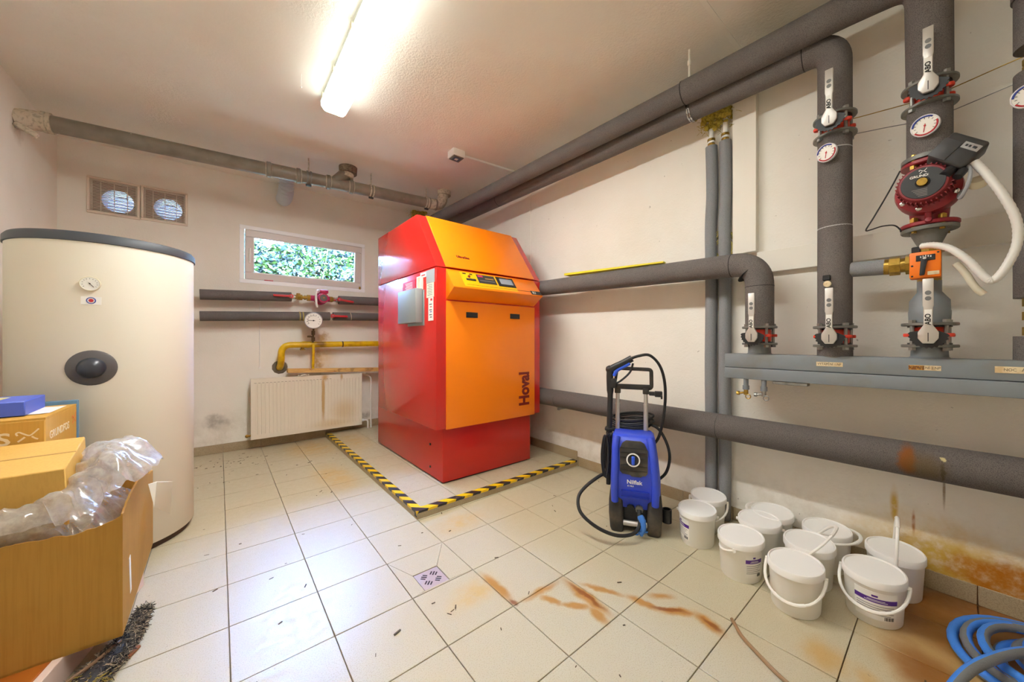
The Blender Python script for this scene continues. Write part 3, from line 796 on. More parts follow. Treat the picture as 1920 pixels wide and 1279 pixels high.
# yellow gas pipe with its gauge
m = bpy.data.materials.new('gas_yellow'); n = NT(m); p = n.pos()
c = n.mix(n.ramp(n.noise(p, 12, 4), .4, .7), rgb(226, 186, 10), rgb(196, 152, 16))
c = n.mix(n.math('MULTIPLY', n.maxi([n.blob(n.warp(p, 20, .05), (.86, 4.38, 1.06), (.08, .2, .06), (0, 0, 0), .7)]), .85), c, rgb(104, 70, 24))
n.link(c, n.b.inputs['Base Color']); n.b.inputs['Roughness'].default_value = .38
M_gas = m
YG = 4.39
gp = thing('gas_pipe', 'yellow gas pipe bending down into the back wall above the radiator', 'pipe', (.9, YG, 1.05))
B().tube(bend([(1.66, YG, 1.060), (.500, YG, 1.048), (.498, YG + .01, .86), (.497, YB + .02, .80)], .12, 12), .0315, 20).build('main_pipe', M_gas, gp)
B().tube([(.685, YG, 1.050), (.760, YG, 1.051)], .0345, 20).build('weld_sleeve', M_gas, gp)
B().tube([(1.082, YG, 1.0535), (1.096, YG, 1.0537)], .033, 20).build('dark_joint', mat('joint_brown', (84, 58, 30), .6), gp)
B().tube(bend([(.785, YG - .02, 1.05), (.785, YG - .055, 1.05), (.785, YG - .06, .95), (.787, YG - .02, .78)], .03), .0135, 12).build('branch_pipe', M_gas, gp)
b = B(); b.cyl((.69, YG, 1.02), (.69, YG, 1.0), .018, seg=12); b.box(.668, .715, YG - .02, YG + .02, .992, 1.004); b.box(.684, .696, YG, YB, .996, 1.006)
b.build('pipe_clip', M_brass, gp)
b = B(); b.tube([(.785, YG - .02, 1.075), (.785, YG - .035, 1.12), (.787, YG - .05, 1.235)], .010, 10); b.cyl((.786, YG - .04, 1.155), (.786, YG - .042, 1.20), .019, seg=6); b.cyl((.786, YG - .036, 1.09), (.786, YG - .038, 1.13), .018, seg=8); b.cyl((.79, YG - .038, 1.135), (.745, YG - .045, 1.14), .008, seg=8); b.box(.728, .758, YG - .058, YG - .034, 1.128, 1.148, .003, 1)
b.build('gauge_cock', mat('old_brass', (104, 84, 56), .45, .6), gp)
dial(gp, (.776, 4.285, 1.305), (-.16, -1, 0), .086, .045, mat('gauge_steel', (176, 176, 178), .35, .6), M_dialw, 'pressure_gauge', needle=-88)
b = B()
for q in range(24): pass
cg = Vector((.776 - .16 * .0435, 4.285 - .0435, 1.305))
b.tube([cg + Vector((.052 * math.sin(t), 0, .052 * math.cos(t))) for t in [math.radians(-130 + 10 * i) for i in range(27)]], .0012, 5)
b.build('scale_arc', M_ink, gp)
ho = B().lathe([(.075, -.004), (.062, .004), (.045, .006), (.03, .0)], (.497, YB - .002, .812), (0, -1, 0), 11).build('rough_wall_hole', mat('broken_plaster', (112, 100, 84), .95, bump=(60, .6)), gp)

# vents
M_vent = mat('vent_plastic', (228, 214, 198), .5)
def vent(x0, x1, z0, z1, label):
    v = thing('vent_grille', label, 'vent', ((x0 + x1) / 2, YB, (z0 + z1) / 2), 0, 'air vents on the back wall')
    frame(B(), x0, x1, z0, z1, .018, YB - .016, YB + .002, .003).build('frame', M_vent, v)
    b = B()
    for k in (1, 2, 3):
        x = x0 + (x1 - x0) * k / 4; b.box(x - .0025, x + .0025, YB - .008, YB + .001, z0 + .016, z1 - .016)
    b.build('stiffener', M_vent, v)
    N = 22; h = (z1 - z0 - .036) / N
    me = B().box(-(x1 - x0) / 2 + .017, (x1 - x0) / 2 - .017, -.0062, .0062, -.0012, .0012, rot=Matrix.Rotation(.62, 4, 'X')).mesh('slat', M_vent)
    for k in range(N):
        s = bpy.data.objects.new('slat', me); C.objects.link(s); s.parent = v
        s.location = (0, -.008, -(z1 - z0) / 2 + .018 + h * (k + .5))
    # round duct behind, open to daylight
    cx, czz = (x0 + x1) / 2 + .02, (z0 + z1) / 2 - .02
    d = B(); seg = 28
    d.tube([(cx, YB + .008, czz), (cx, YB + .23, czz)], .095, seg, cap=False); d.build('round_duct', mat('duct_zinc', (190, 188, 190), .4, .3), v)
    lv = B()  # added slats that dim the daylight coming through the duct
    for k in range(7): lv.box(cx - .1, cx + .1, YB + .195, YB + .225, czz - .088 + .028 * k - .002, czz - .088 + .028 * k + .002, rot=Matrix.Rotation(-.85, 4, 'X'))
    lv.build('dimming_louvre', mat('louvre_grey', (150, 150, 156), .5), v, kind='stuff')
    pb = B(); R = .095
    ang = [2 * PI * k / seg for k in range(seg)]
    inn = [pb.bm.verts.new((cx + R * math.cos(a), YB + .012, czz + R * math.sin(a))) for a in ang]
    def sq(a):
        c, s = math.cos(a), math.sin(a); f = 1 / max(abs(c) / ((x1 - x0) / 2 - .012), abs(s) / ((z1 - z0) / 2 - .012)); return c * f, s * f
    out = [pb.bm.verts.new(((x0 + x1) / 2 + sq(a)[0], YB + .012, (z0 + z1) / 2 + sq(a)[1])) for a in ang]
    for k in range(seg): pb.bm.faces.new([inn[k], inn[(k + 1) % seg], out[(k + 1) % seg], out[k]])
    pb.build('back_plate', mat('vent_shadow_plate', (150, 128, 112), .8), v)
    return v
vent(-.844, -.537, 2.152, 2.456, 'square slatted air vent nearest the left corner of the back wall')
vent(-.533, -.227, 2.158, 2.463, 'square slatted air vent nearer the window, beside its twin')

# ------------------------------------------------------------------ grey drain pipe under the ceiling
m = bpy.data.materials.new('drain_grey'); n = NT(m); p = n.pos()
c = n.mix(n.ramp(n.noise(p, 5, 4), .4, .7), rgb(134, 126, 113), rgb(112, 103, 90))
c = n.mix(n.ramp(n.noise(n.warp(p, 30, .02), 34, 4, .6), .68, .74), c, rgb(226, 220, 204))
n.link(c, n.b.inputs['Base Color']); n.b.inputs['Roughness'].default_value = .42
M_drain = m
M_plast = mat('plaster_smear', (206, 196, 176), .85, spk=(50, (150, 142, 122), .6), bump=(50, .3))
dp = thing('drain_pipe', 'long grey plastic drain pipe running below the ceiling along the back wall', 'pipe', (.4, 3.72, 2.56))
def dpt(x):           # axis of the pipe
    t = (x + 1.0) / 2.8
    return Vector((x, 3.80 - .18 * t, 2.535 + .07 * t))
B().tube([dpt(-.90), dpt(1.80)], .054, 28).build('straight_pipe', M_drain, dp)
b = B(); b.tube(bend([dpt(-.865), dpt(-.945), (-1.03, 3.745, 2.49)], .05, 6), .060, 24)
for x in (-.868, -.892): b.tube([dpt(x - .008), dpt(x + .008)], .066, 24)
b.build('elbow', M_plast, dp)
B().box(-1.0, -.90, 3.70, 3.74, 2.42, 2.45, .004, 1, rot=Matrix.Rotation(.5, 4, 'Y')).build('plaster_lump', M_plast, dp)
for x in (.33, .55, .79, .99):
    b = B(); b.tube([dpt(x - .02), dpt(x - .012), dpt(x + .012), dpt(x + .02)], [.056, .0645, .0645, .056], 28); cp_ = b.build('coupling', M_drain, dp)
    for w in (-.020, .020): B().tube([dpt(x + w - .003), dpt(x + w + .003)], .0575, 28).build('joint_line', M_plast, cp_)
b = B(); b.tube([dpt(.33), dpt(.56)], .0575, 28); b.build('sleeve', M_drain, dp)
# branch up to the ceiling
q = dpt(.84); top = Vector((.965, 3.665, cz(.96)))
b = B(); b.tube([q, q + (Vector((.94, 3.67, 2.70)) - q) * .8, Vector((.95, 3.668, 2.69)), top], [.052, .052, .054, .054], 24); b.build('branch', M_drain, dp)
B().tube([Vector((.95, 3.668, 2.66)), Vector((.955, 3.667, 2.70))], .058, 24).build('plaster_ring', M_plast, dp)
B().tube([Vector((.96, 3.665, cz(1) - .062)), Vector((.96, 3.665, cz(1) + .004))], [.078, .082], 24).build('ceiling_collar', mat('collar_grey', (128, 116, 98), .9, spk=(60, (84, 74, 60), .7), bump=(60, .6)), dp)
b = B(); b.tube(bend([dpt(1.76), dpt(1.93), (1.965, 3.61, cz(2) + .004)], .09, 8), .056, 24); b.build('end_elbow', M_plast, dp)
for x in (1.78, 1.86): B().tube([dpt(x - .01), dpt(x + .01)], .060, 24).build('coupling', M_drain, dp)
B().tube([(1.965, 3.61, cz(2) - .05), (1.965, 3.61, cz(2) + .004)], .074, 20).build('ceiling_collar', M_plast, dp)
for x in (.63, 1.175, 1.755):
    a = dpt(x)
    cl = B()
    for s in (-.014, .014): cl.tube([a + Vector((s - .005, 0, 0)), a + Vector((s + .005, 0, 0))], .0615, 24)
    c_o = cl.build('pipe_clamp', M_plast if x > 1 else M_flange, dp)
    B().cyl(a + Vector((0, 0, .058)), (x, a.y, cz(x) + .004), .0055, seg=8).build('hanger_rod', M_plast, c_o)
    B().box(x - .022, x + .022, a.y - .010, a.y + .010, a.z - .075, a.z - .058, .002, 1).build('rubber_lining', M_black, c_o)
fd = B(); cpts = spl([(.53, YB, 2.60), (.53, 4.38, 2.60), (.528, 4.28, 2.63), (.525, 4.22, 2.70), (.525, 4.21, cz(.5) + .004)], 6)
fd.tube(cpts, [.056 if i % 2 else .070 for i in range(len(cpts))], 28)
tag(fd.build('flexible_duct', mat('duct_pale', (196, 204, 214), .35, .3)), 'short ribbed flexible duct between back wall and ceiling behind the drain pipe', 'duct')

# ------------------------------------------------------------------ ceiling lamp
lm = bpy.data.materials.new('lamp_diffuser'); n = NT(lm)
n.b.inputs['Base Color'].default_value = rgb(250, 250, 245)
n.b.inputs['Emission Color'].default_value = (1.0, 1.0, .975, 1); n.b.inputs['Emission Strength'].default_value = LAMP
M_lampw = mat('lamp_housing', (226, 232, 226), .4)
la = thing('ceiling_lamp', 'long glowing fluorescent lamp on the ceiling', 'lamp', (.612, 2.06, 2.75))
LY0, LY1 = 1.43, 2.70
B().prism([(.535, cz(.6) + .004), (.535, 2.716), (.545, 2.708), (.679, 2.708), (.689, 2.716), (.689, cz(.6) + .008)], 'y', LY0, LY1, .002).build('housing', M_lampw, la)
b = B(); b.prism([(.546, 2.690), (.552, 2.668), (.566, 2.660), (.658, 2.660), (.672, 2.668), (.678, 2.690)], 'y', LY0 + .006, LY1 - .008, .002); b.build('diffuser', lm, la)
lm2 = bpy.data.materials.new('lamp_side_glow'); n = NT(lm2)
n.b.inputs['Base Color'].default_value = rgb(236, 244, 236); n.b.inputs['Emission Color'].default_value = (.95, 1.0, .93, 1); n.b.inputs['Emission Strength'].default_value = LAMP * .11
for sx in (-1, 1): B().prism([(.612 + sx * .076, 2.722), (.612 + sx * .080, 2.716), (.612 + sx * .078, 2.684), (.612 + sx * .060, 2.661), (.612 + sx * .056, 2.664), (.612 + sx * .072, 2.690)], 'y', LY0 + .006, LY1 - .008, .001).build('diffuser_side', lm2, la)
M_clip = mat('aged_clip', (214, 206, 170), .4)
for yy in (LY0, LY1): B().prism([(.530, 2.722), (.534, 2.680), (.558, 2.657), (.666, 2.657), (.690, 2.680), (.694, 2.722)], 'y', yy - .009, yy + .002, .002).build('end_cap', M_clip, la)
for yy in (1.62, 1.95, 2.33, 2.62):
    for x in (.529, .695): B().box(x - .006, x + .006, yy - .012, yy + .012, 2.700, 2.732, .002, 1).build('clip', M_clip, la)

fill_lamp = copy_tree(la)  # added unseen fill lamp, brightens the lower right of the room
fill_lamp.location = (.612, .62, 2.75); lm3 = lm.copy(); lm3.name = 'lamp_diffuser_worn'; lm3.node_tree.nodes['Principled BSDF'].inputs['Emission Strength'].default_value = LAMP * .38
for ch in fill_lamp.children:
    if ch.name.startswith('diffuser') and 'side' not in ch.name: ch.data = ch.data.copy(); ch.data.materials[0] = lm3
fill_lamp['label'] = 'added fill lamp overhead and out of view, a dimmer copy of the fluorescent lamp'

# light sensor box on the ceiling with its conduit
de = thing('detector_box', 'small white detector box with dark square lens on the ceiling', 'detector', (1.63, 2.775, 2.74))
B().box(1.575, 1.690, 2.72, 2.83, 2.716, cz(1.63) + .006, .004, 2).build('housing', M_white_pl, de)
q = B().box(1.583, 1.682, 2.728, 2.822, 2.710, 2.718, .002, 2).build('clear_cover', mat('smoked_cover', (112, 106, 98), .12), de)
B().box(1.600, 1.665, 2.742, 2.806, 2.7075, 2.7105).build('dark_lens', mat('lens_blue', (62, 70, 100), .15), q)
B().box(1.618, 1.645, 2.762, 2.788, 2.7050, 2.708).build('bright_square', M_white_pl, q)
tag(B().tube([(1.692, 2.772, 2.752), (1.74, 2.772, 2.762), (2.30, 2.735, cz(2.2) - .008)], [.007, .010, .010], 10).build('conduit', M_white_pl), 'thin white conduit from the detector box to the corner pipes', 'conduit')
b = B(); b.cyl((.395, 2.55, cz(.4)), (.393, 2.55, 2.672), .0016, seg=6); b.ball((.393, 2.55, 2.668), .006)
tag(b.build('pull_cord', M_white_pl), 'short thin white cord hanging from the ceiling left of the lamp', 'cord')

# ------------------------------------------------------------------ thick insulated pipes of the right wall
RX = 2.25
def ring(parent, p, d, r, m, w=.0022, name='seam'):
    p = Vector(p); d = Vector(d).normalized()
    return B().tube([p - d * w, p + d * w], r, 32).build(name, m, parent)
# A: from the boiler to the pump riser, nearer the room
pa = thing('insulated_pipe', 'upper ceiling pipe in dark foam, running from boiler top to the pump riser', 'pipe', (2.1, 1.5, 2.54), 0, 'thick insulated ceiling pipes')
A0 = Vector((2.000, 3.0, 2.520)); A1 = Vector((2.150, .35, 2.557))
apath = bend([(1.905, 4.44, 2.500), A0, A1, (2.19, .052, 2.568), (2.235, .050, 2.15)], .13, 10)
def along(a, b_, t): return a + (b_ - a) * t
k12 = (3.0 - .985) / (3.0 - .35)
J = along(A0, A1, k12)
B().tube([Vector((1.905, 4.44, 2.500)), A0, J], .0595, 32).build('foam_sleeve', M_foam, pa)
B().tube([J] + bend([J, A1 + Vector((.004, -.1, .001)), (2.195, .052, 2.566), (2.248, .050, 2.145)], .15, 12)[1:], .0655, 32).build('foam_sleeve', M_foam, pa)
ring(pa, J, A1 - A0, .0662, M_seam, .003)
ring(pa, along(A0, A1, -.12), A1 - A0, .0602, M_seam, .002)
b = B(); h = J + Vector((0, -.03, .0)); b.cyl((h.x, h.y, 2.60), (h.x, h.y, cz(2.1) + .003), .006, seg=8); b.cyl((h.x, h.y, 2.69), (h.x, h.y, 2.72), .010, seg=8)
b.build('hanger_rod', M_paint_w, pa)
# B: behind A, bends down into the middle riser
pb_ = thing('insulated_pipe', 'lower ceiling pipe in dark foam, bending down into the middle riser', 'pipe', (2.2, 1.6, 2.5), 0, 'thick insulated ceiling pipes')
b0 = Vector((2.165, 2.9, 2.505)); b1 = Vector((RX, .341, 2.494))
B().tube(bend([(2.135, 4.46, 2.52), b0, b1, (RX, .341, 2.135)], .10, 12), .0625, 32).build('foam_sleeve', M_foam, pb_)
ring(pb_, along(b0, b1, (2.9 - .455) / (2.9 - .341)), b1 - b0, .0632, M_seam)
b = B(); hb = along(b0, b1, (2.9 - .99) / (2.9 - .341))
for w in (-.006, .006): b.tube([hb + Vector((.066 * math.cos(t), w, .066 * math.sin(t))) for t in [2 * PI * i / 28 for i in range(28)]], .005, 6, closed=True)
b.build('hanger_strap', M_chrome, pb_)
ring(pb_, along(b0, b1, .02), b1 - b0, .0632, M_seam)
# middle riser
mr = thing('insulated_riser', 'middle foam covered riser with a dial thermometer near its top', 'pipe', (RX, .341, 1.6), 0, 'insulated risers on the manifold')
B().cyl((RX, .341, 1.165), (RX, .341, 1.622), .0625, seg=36).build('foam_sleeve', M_foam, mr)
B().cyl((RX, .341, 1.624), (RX, .341, 2.052), .0618, seg=36).build('foam_sleeve', M_foam, mr)
ring(mr, (RX, .341, 1.623), (0, 0, 1), .0626, M_seam_l)
ring(mr, (RX, .341, 1.985), (0, 0, 1), .0624, M_seam_l)
B().cyl((RX, .341, 1.018), (RX, .341, 1.062), .064, seg=36).build('foot_sleeve', M_foam, mr)
b = B(); b.lathe([(.008, 0), (.009, .02), (.014, .022), (.014, .034), (.005, .036), (0, .03)], (RX - .060, .341 + .01, 1.352), (-1, .05, 0), 16)
b.build('vent_plug', M_labelstrip, mr)
B().box(RX - .078, RX - .058, .345, .372, 1.372, 1.395, .002, 1).build('plug_lever', M_black, mr)
# pump riser: stretch with the thermometer
pr_ = thing('insulated_riser', 'short foam covered riser with dial thermometer above the red pump', 'pipe', (RX, .05, 1.95), 0, 'insulated risers on the manifold')
B().cyl((RX, .05, 1.845), (RX, .05, 2.045), .0632, seg=36).build('foam_sleeve', M_foam, pr_)
# pipe C: from the boiler side, elbow and down to the manifold
pc = thing('insulated_pipe', 'middle foam pipe leaving the boiler side and bending down to the manifold', 'pipe', (RX, 1.6, 1.53), 0, 'insulated pipes on the right wall')
c0, c1 = Vector((2.225, 3.3, 1.592)), Vector((RX, .645, 1.512))
B().tube(bend([(1.95, 3.36, 1.594), c0, c1, (RX, .645, 1.163)], .125, 14), .065, 36).build('foam_sleeve', M_foam, pc)
ring(pc, along(c0, c1, (3.3 - .775) / (3.3 - .645)), c1 - c0, .0658, M_seam)
ring(pc, (RX, .645, 1.382), (0, .0, 1), .0658, M_seam, .0015)
ring(pc, (RX, .690, 1.462), (0, .75, 1), .0664, M_seam, .0015)
ring(pc, along(c0, c1, (3.3 - 2.42) / (3.3 - .645)), c1 - c0, .0656, M_seam)
# pipe D: low along the wall
m = bpy.data.materials.new('stained_foam'); n = NT(m); p = n.pos()
c = n.mix(n.math('MULTIPLY', n.ramp(n.noise(n.obj(), 420, 2), .45, .65), .75), rgb(107, 101, 98), rgb(64, 60, 60))
w = n.warp(p, 22, .04)
c = n.mix(n.math('MULTIPLY', n.blob(w, (2.2, .108, .60), (.2, .036, .075), (0, 0, 0), .6), .9), c, rgb(134, 78, 30))
c = n.mix(n.math('MULTIPLY', n.blob(w, (2.2, .06, .58), (.2, .09, .09), (0, 0, 0), .9), .6), c, rgb(96, 78, 40))
c = n.mix(n.math('MULTIPLY', n.blob(w, (2.2, .012, .628), (.2, .010, .012), (0, 0, 0), .5), .8), c, rgb(206, 190, 140))
c = n.mix(n.math('MULTIPLY', n.blob(w, (2.2, .016, .57), (.2, .008, .06), (0, 0, 0), .8), .7), c, rgb(70, 56, 30))
n.link(c, n.b.inputs['Base Color']); n.b.inputs['Roughness'].default_value = .9; n.b.inputs['Specular IOR Level'].default_value = .2
n.bump(n.noise(n.obj(), 300, 3), .5)
pd = thing('insulated_pipe', 'lowest foam pipe along the right wall with a rusty brown patch', 'pipe', (2.255, 1.2, .593), 0, 'insulated pipes on the right wall')
B().tube([(2.255, 3.6, .597), (2.255, 1.5, .594), (2.255, -1.68, .592)], .072, 36).build('foam_sleeve', m, pd)
for y in (2.12, .845): ring(pd, (2.255, y, .593), (0, 1, 0), .0726, M_seam, .0012)
b = B(); b.cyl((2.245, 2.11, .53), (2.245, 2.11, .50), .012, seg=8); b.box(2.235, XR, 2.10, 2.12, .505, .515); b.build('support_clip', M_steel, pd)
# slim vertical pipes
for y, xr, lab in ((.945, 2.394, 'slim grey foam riser on the right wall, left one of the pair'), (.865, 2.394, 'slim grey foam riser on the right wall, right one of the pair')):
    v = thing('slim_riser', lab, 'pipe', (xr, y, 1.2), 0, 'slim grey risers')
    pts = spl([(xr, y + .004, .002), (xr, y, .45), (xr - .004, y + .002, .9), (xr, y, 1.4), (xr, y + .003, 1.8), (xr + .004, y - .004, 2.02), (xr, y, 2.31)], 6)
    B().tube(pts, .0335, 18).build('foam_sleeve', M_foam_l, v)
    B().cyl((xr, y, 2.30), (xr, y, 2.42 if y > .9 else 2.46), .0135, seg=12).build('white_pipe', M_white_pl, v)
    b = B(); b.cyl((xr, y, 2.312), (xr, y, 2.328), .021, seg=16); b.cyl((xr, y, 2.345), (xr, y, 2.358), .022, seg=16); b.build('press_ring', M_brass, v)
    B().cyl((xr, y, 2.331), (xr, y, 2.343), .020, seg=16).build('white_ring', M_white_pl, v)

# mineral wool tufts
def wool(name, label, c, sz, n_, seed, col):
    R = random.Random(seed); b = B()
    for k in range(40):
        o = Vector((R.uniform(-.6, .6) * sz[0], R.uniform(-.72, .72) * sz[1], R.uniform(-.6, .6) * sz[2])); b.ball(Vector(c) + o, min(sz) * R.uniform(.28, .5), 1, (R.uniform(.8, 1.3), R.uniform(.8, 1.3), R.uniform(.7, 1.2)))
    for k in range(n_):
        a = Vector(c) + Vector((R.gauss(0, .45) * sz[0], R.gauss(0, .45) * sz[1], R.gauss(0, .42) * sz[2]))
        d = Vector((R.gauss(0, 1), R.gauss(0, 1), R.gauss(0, .7))).normalized(); e_ = Vector((R.gauss(0, 1), R.gauss(0, 1), R.gauss(0, 1))).normalized()
        L = R.uniform(.010, .022)
        b.tube([a - d * L, a + e_ * L * .3, a + d * L], .0011, 3, cap=False)
    o = b.build(name, mat('mineral_wool', col, .95, spk=(70, (120, 104, 40), .6), bump=(80, 1)))
    return tag(o, label, 'insulation', None, 'stuff')
wool('mineral_wool', 'yellow mineral wool tuft around the slim risers under the ceiling pipes', (2.392, .915, 2.465), (.045, .115, .080), 420, 5, (196, 178, 74))
wool('mineral_wool', 'greenish mineral wool tuft in the corner above the boiler', (2.02, 4.40, 2.745), (.13, .07, .06), 500, 6, (128, 116, 50))
b = B(); R = random.Random(4)
for k in range(9):
    r = R.uniform(.045, .085); c_ = Vector((2.405 + R.uniform(-.012, .012), .882 + R.uniform(-.012, .012), 1.668 + R.uniform(-.01, .01)))
    b.tube([c_ + Vector((R.uniform(-.002, .002), r * math.cos(t), r * 1.1 * math.sin(t))) for t in [2 * PI * i / 28 for i in range(28)]], .003, 6, closed=True)
tag(b.build('wire_coil', mat('yellow_wire', (206, 190, 112), .5)), 'coil of pale yellow wire hanging behind the slim risers', 'wire')
ys = thing('straightedge', 'flat yellow straightedge lying on top of the middle pipe', 'tool', (2.2, 1.57, 1.605))
b = B(); b.poly([(2.205, 1.16, 1.594), (2.235, 1.16, 1.592), (2.255, 1.99, 1.624), (2.18, 1.99, 1.626), (2.205, 1.16, 1.603), (2.235, 1.16, 1.601), (2.255, 1.99, 1.640), (2.18, 1.99, 1.642)],
    [(0, 1, 2, 3), (4, 5, 6, 7), (0, 1, 5, 4), (1, 2, 6, 5), (2, 3, 7, 6), (3, 0, 4, 7)])
b.build('yellow_blade', mat('tool_yellow', (232, 214, 40), .45), ys)
b = B()
for z0_, z1_, m_ in ((2.172, 2.255, 0), (2.075, 2.14, 1)):
    pass
tag(B().tube(spl([(2.32, .345, 2.150), (2.36, .2, 2.150), (2.39, .04, 2.152), (2.33, -.14, 2.150), (2.31, -.20, 2.148)], 6), .0022, 6).build('thin_wire', M_brass), 'thin brass wire running level behind the risers, upper of two', 'wire')
tag(B().tube(spl([(2.32, .345, 2.078), (2.36, .2, 2.070), (2.39, .04, 2.058), (2.33, -.14, 2.060), (2.31, -.20, 2.062)], 6), .0020, 6).build('thin_wire', M_steel), 'thin grey wire running level behind the risers, lower of two', 'wire')

# ------------------------------------------------------------------ manifold
mf = thing('manifold', 'long grey steel manifold beam carrying the risers on the right wall', 'manifold', (2.25, -.3, .95))
MX0, MX1, MY0, MY1 = 2.185, 2.315, -1.2, .794
B().box(MX0 + .006, MX1, MY0, MY1, .946, 1.020, .004, 2).build('upper_channel', M_grey_paint, mf)
B().box(MX0, MX1 - .004, MY0, MY1, .886, .944, .005, 2).build('lower_channel', M_grey_paint, mf)
for y in (.45, -.4): B().box(MX1 - .03, XR, y - .02, y + .02, .90, .93, .002, 1).build('wall_bracket', M_steel, mf)
for (ya, yb, za, zb, tx) in ((.397, .304, .972, .992, 'VYT\u00c1P\u011aN\u00cd 1.NP'), (.104, .018, .972, .992, 'VYT\u00c1P\u011aN\u00cd 2.NP'), (-.107, -.215, .974, .998, 'NOC   \u00c1LEN\u00cd')):
    s = B().box(MX0 + .0042, MX0 + .008, yb, ya, za, zb, .0005, 1).build('paper_label', M_labelstrip, mf)
    text(tx, .014, mat('label_ink', (90, 72, 56), .7), s, (MX0 + .0038, (ya + yb) / 2, (za + zb) / 2), (0, -1, 0), (0, 0, 1), wide=.86)
B().box(MX0 + .0036, MX0 + .0062, .062, .104, .973, .991, .0005, 1).build('rust_stain_tape', mat('rust_tape', (140, 84, 26), .8, spk=(120, (212, 160, 70), .6)), mf)
for y in (.645, .05):
    B().lathe([(.062, 0), (.052, .008), (.050, .05), (0, .05)], (RX, y, 1.018), seg=28).build('neck', M_grey_paint, mf)
def cock(y, yellow):
    b = B(); b.cyl((2.205, y, .89), (2.205, y, .845), .012, seg=12); b.cyl((2.205, y, .85), (2.205, y, .828), .016, seg=12)
    k = b.build('drain_cock', M_grey_paint, mf)
    b = B(); b.cyl((2.205, y, .828), (2.205, y, .80), .011, seg=10); b.cyl((2.20, y + .035, .806), (2.205, y, .812), .006, seg=8); b.cyl((2.20, y + .03, .806), (2.20, y + .042, .806), .011, seg=8)
    b.build('brass_tap', M_brass if yellow else M_steel, k)
    B().tube([Vector((2.198, y - .012 + .012 * math.cos(t), .792 + .012 * math.sin(t))) for t in [2 * PI * i / 16 for i in range(16)]], .0025, 6, closed=True).build('tap_ring', M_brass if yellow else M_steel, k)
cock(.694, True); cock(.612, False)
B().box(2.19, 2.24, .43, .57, .870, .885, .002, 1).build('angle_bracket', M_steel, mf)

# ------------------------------------------------------------------ butterfly valves
def make_valve():
    v = thing('butterfly_valve', 'x', 'valve', (0, 0, 0), 0, 'red butterfly valves with silver levers')
    def fl(z0, z1):
        b = B(); b.lathe([(0, z0), (.076, z0), (.079, z0 + .002), (.079, z1 - .002), (.076, z1), (0, z1)], seg=36)
        return b.build('flange', M_flange, v, True)
    fl(-.006, .006); fl(.082, .094)
    b = B(); b.lathe([(0, .012), (.050, .012), (.053, .018), (.053, .070), (.050, .076), (0, .076)], seg=32)
    for a in (.35, -.9, 2.2, 4.0):
        c_, s_ = math.cos(a), math.sin(a)
        b.lathe([(0, .037), (.012, .037), (.014, .040), (.014, .048), (.012, .051), (0, .051)], (.070 * c_, .070 * s_, 0), seg=14); b.cyl((.04 * c_, .04 * s_, .044), (.062 * c_, .062 * s_, .044), .008, seg=8)
    b.cyl((-.04, 0, .044), (-.105, 0, .044), .017, seg=14)
    b.build('body', M_red_v, v, True)
    for za, zb in ((.006, .012), (.076, .082)): B().lathe([(0, za), (.061, za), (.061, zb), (0, zb)], seg=28).build('gasket', M_black, v, True)
    for a in (.7, 2.4, 3.9, 5.4):
        c_, s_ = .066 * math.cos(a), .066 * math.sin(a)
        b = B(); b.cyl((c_, s_, -.016), (c_, s_, .104), .007, seg=8); b.cyl((c_, s_, -.018), (c_, s_, -.006), .012, seg=6); b.cyl((c_, s_, .094), (c_, s_, .106), .012, seg=6)
        b.build('bolt', M_steel, v, True)
    # toothed half plate behind the lever
    b = B(); pts = []
    N = 26
    for k in range(N + 1):
        t = PI * (.98 + 1.1 * k / N)
        r = .054 if k % 2 else .049
        pts.append((r * math.cos(t), .044 + r * math.sin(t)))
    pts += [(.026, .060), (-.026, .060)]
    b.prism(pts, 'x', -.112, -.106)
    b.build('notch_plate', M_black, v, True)
    lv = B()
    lv.prism([(.027, .030), (.014, .010), (-.014, .010), (-.027, .030), (-.027, .054), (-.012, .082), (-.0125, .15), (-.0145, .156), (-.0145, .262), (.0145, .262), (.0145, .156), (.0125, .15), (.012, .082), (.027, .054)], 'x', -.128, -.114, .0025)
    lo = lv.build('lever', M_alu, v, True)
    B().box(-.1292, -.127, -.0012, .0012, .018, .052).build('pointer_slot', M_black, lo, True)
    B().box(-.1296, -.127, -.010, .010, .085, .142, .0005, 1).build('lever_label', M_paper, lo, True)
    text('ABO', .021, M_ink, lo, (-.1302, 0, .104), (0, 0, 1), (0, 1, 0), 'lettering', True, bold=.0006)
    for z in (.185, .207): B().cyl((-.1288, 0, z), (-.127, 0, z), .0085, seg=14).build('lever_hole', mat('hole_grey', (112, 112, 112), .5), lo, True)
    return v
VP = [((RX, .341, 2.053), 'butterfly valve near the ceiling on the middle riser, above its thermometer'),
      ((RX, .050, 2.046), 'highest butterfly valve, on the pump riser above its thermometer'),
      ((RX, .645, 1.075), 'butterfly valve at the foot of the bent pipe, left end of the manifold'),
      ((RX, .341, 1.067), 'butterfly valve at the foot of the middle riser on the manifold'),
      ((RX, .050, 1.070), 'butterfly valve under the orange actuator on the manifold')]
v0 = make_valve()
for k, (loc, lab) in enumerate(VP):
    v = v0 if k == 0 else copy_tree(v0)
    v.location = loc; v['label'] = lab
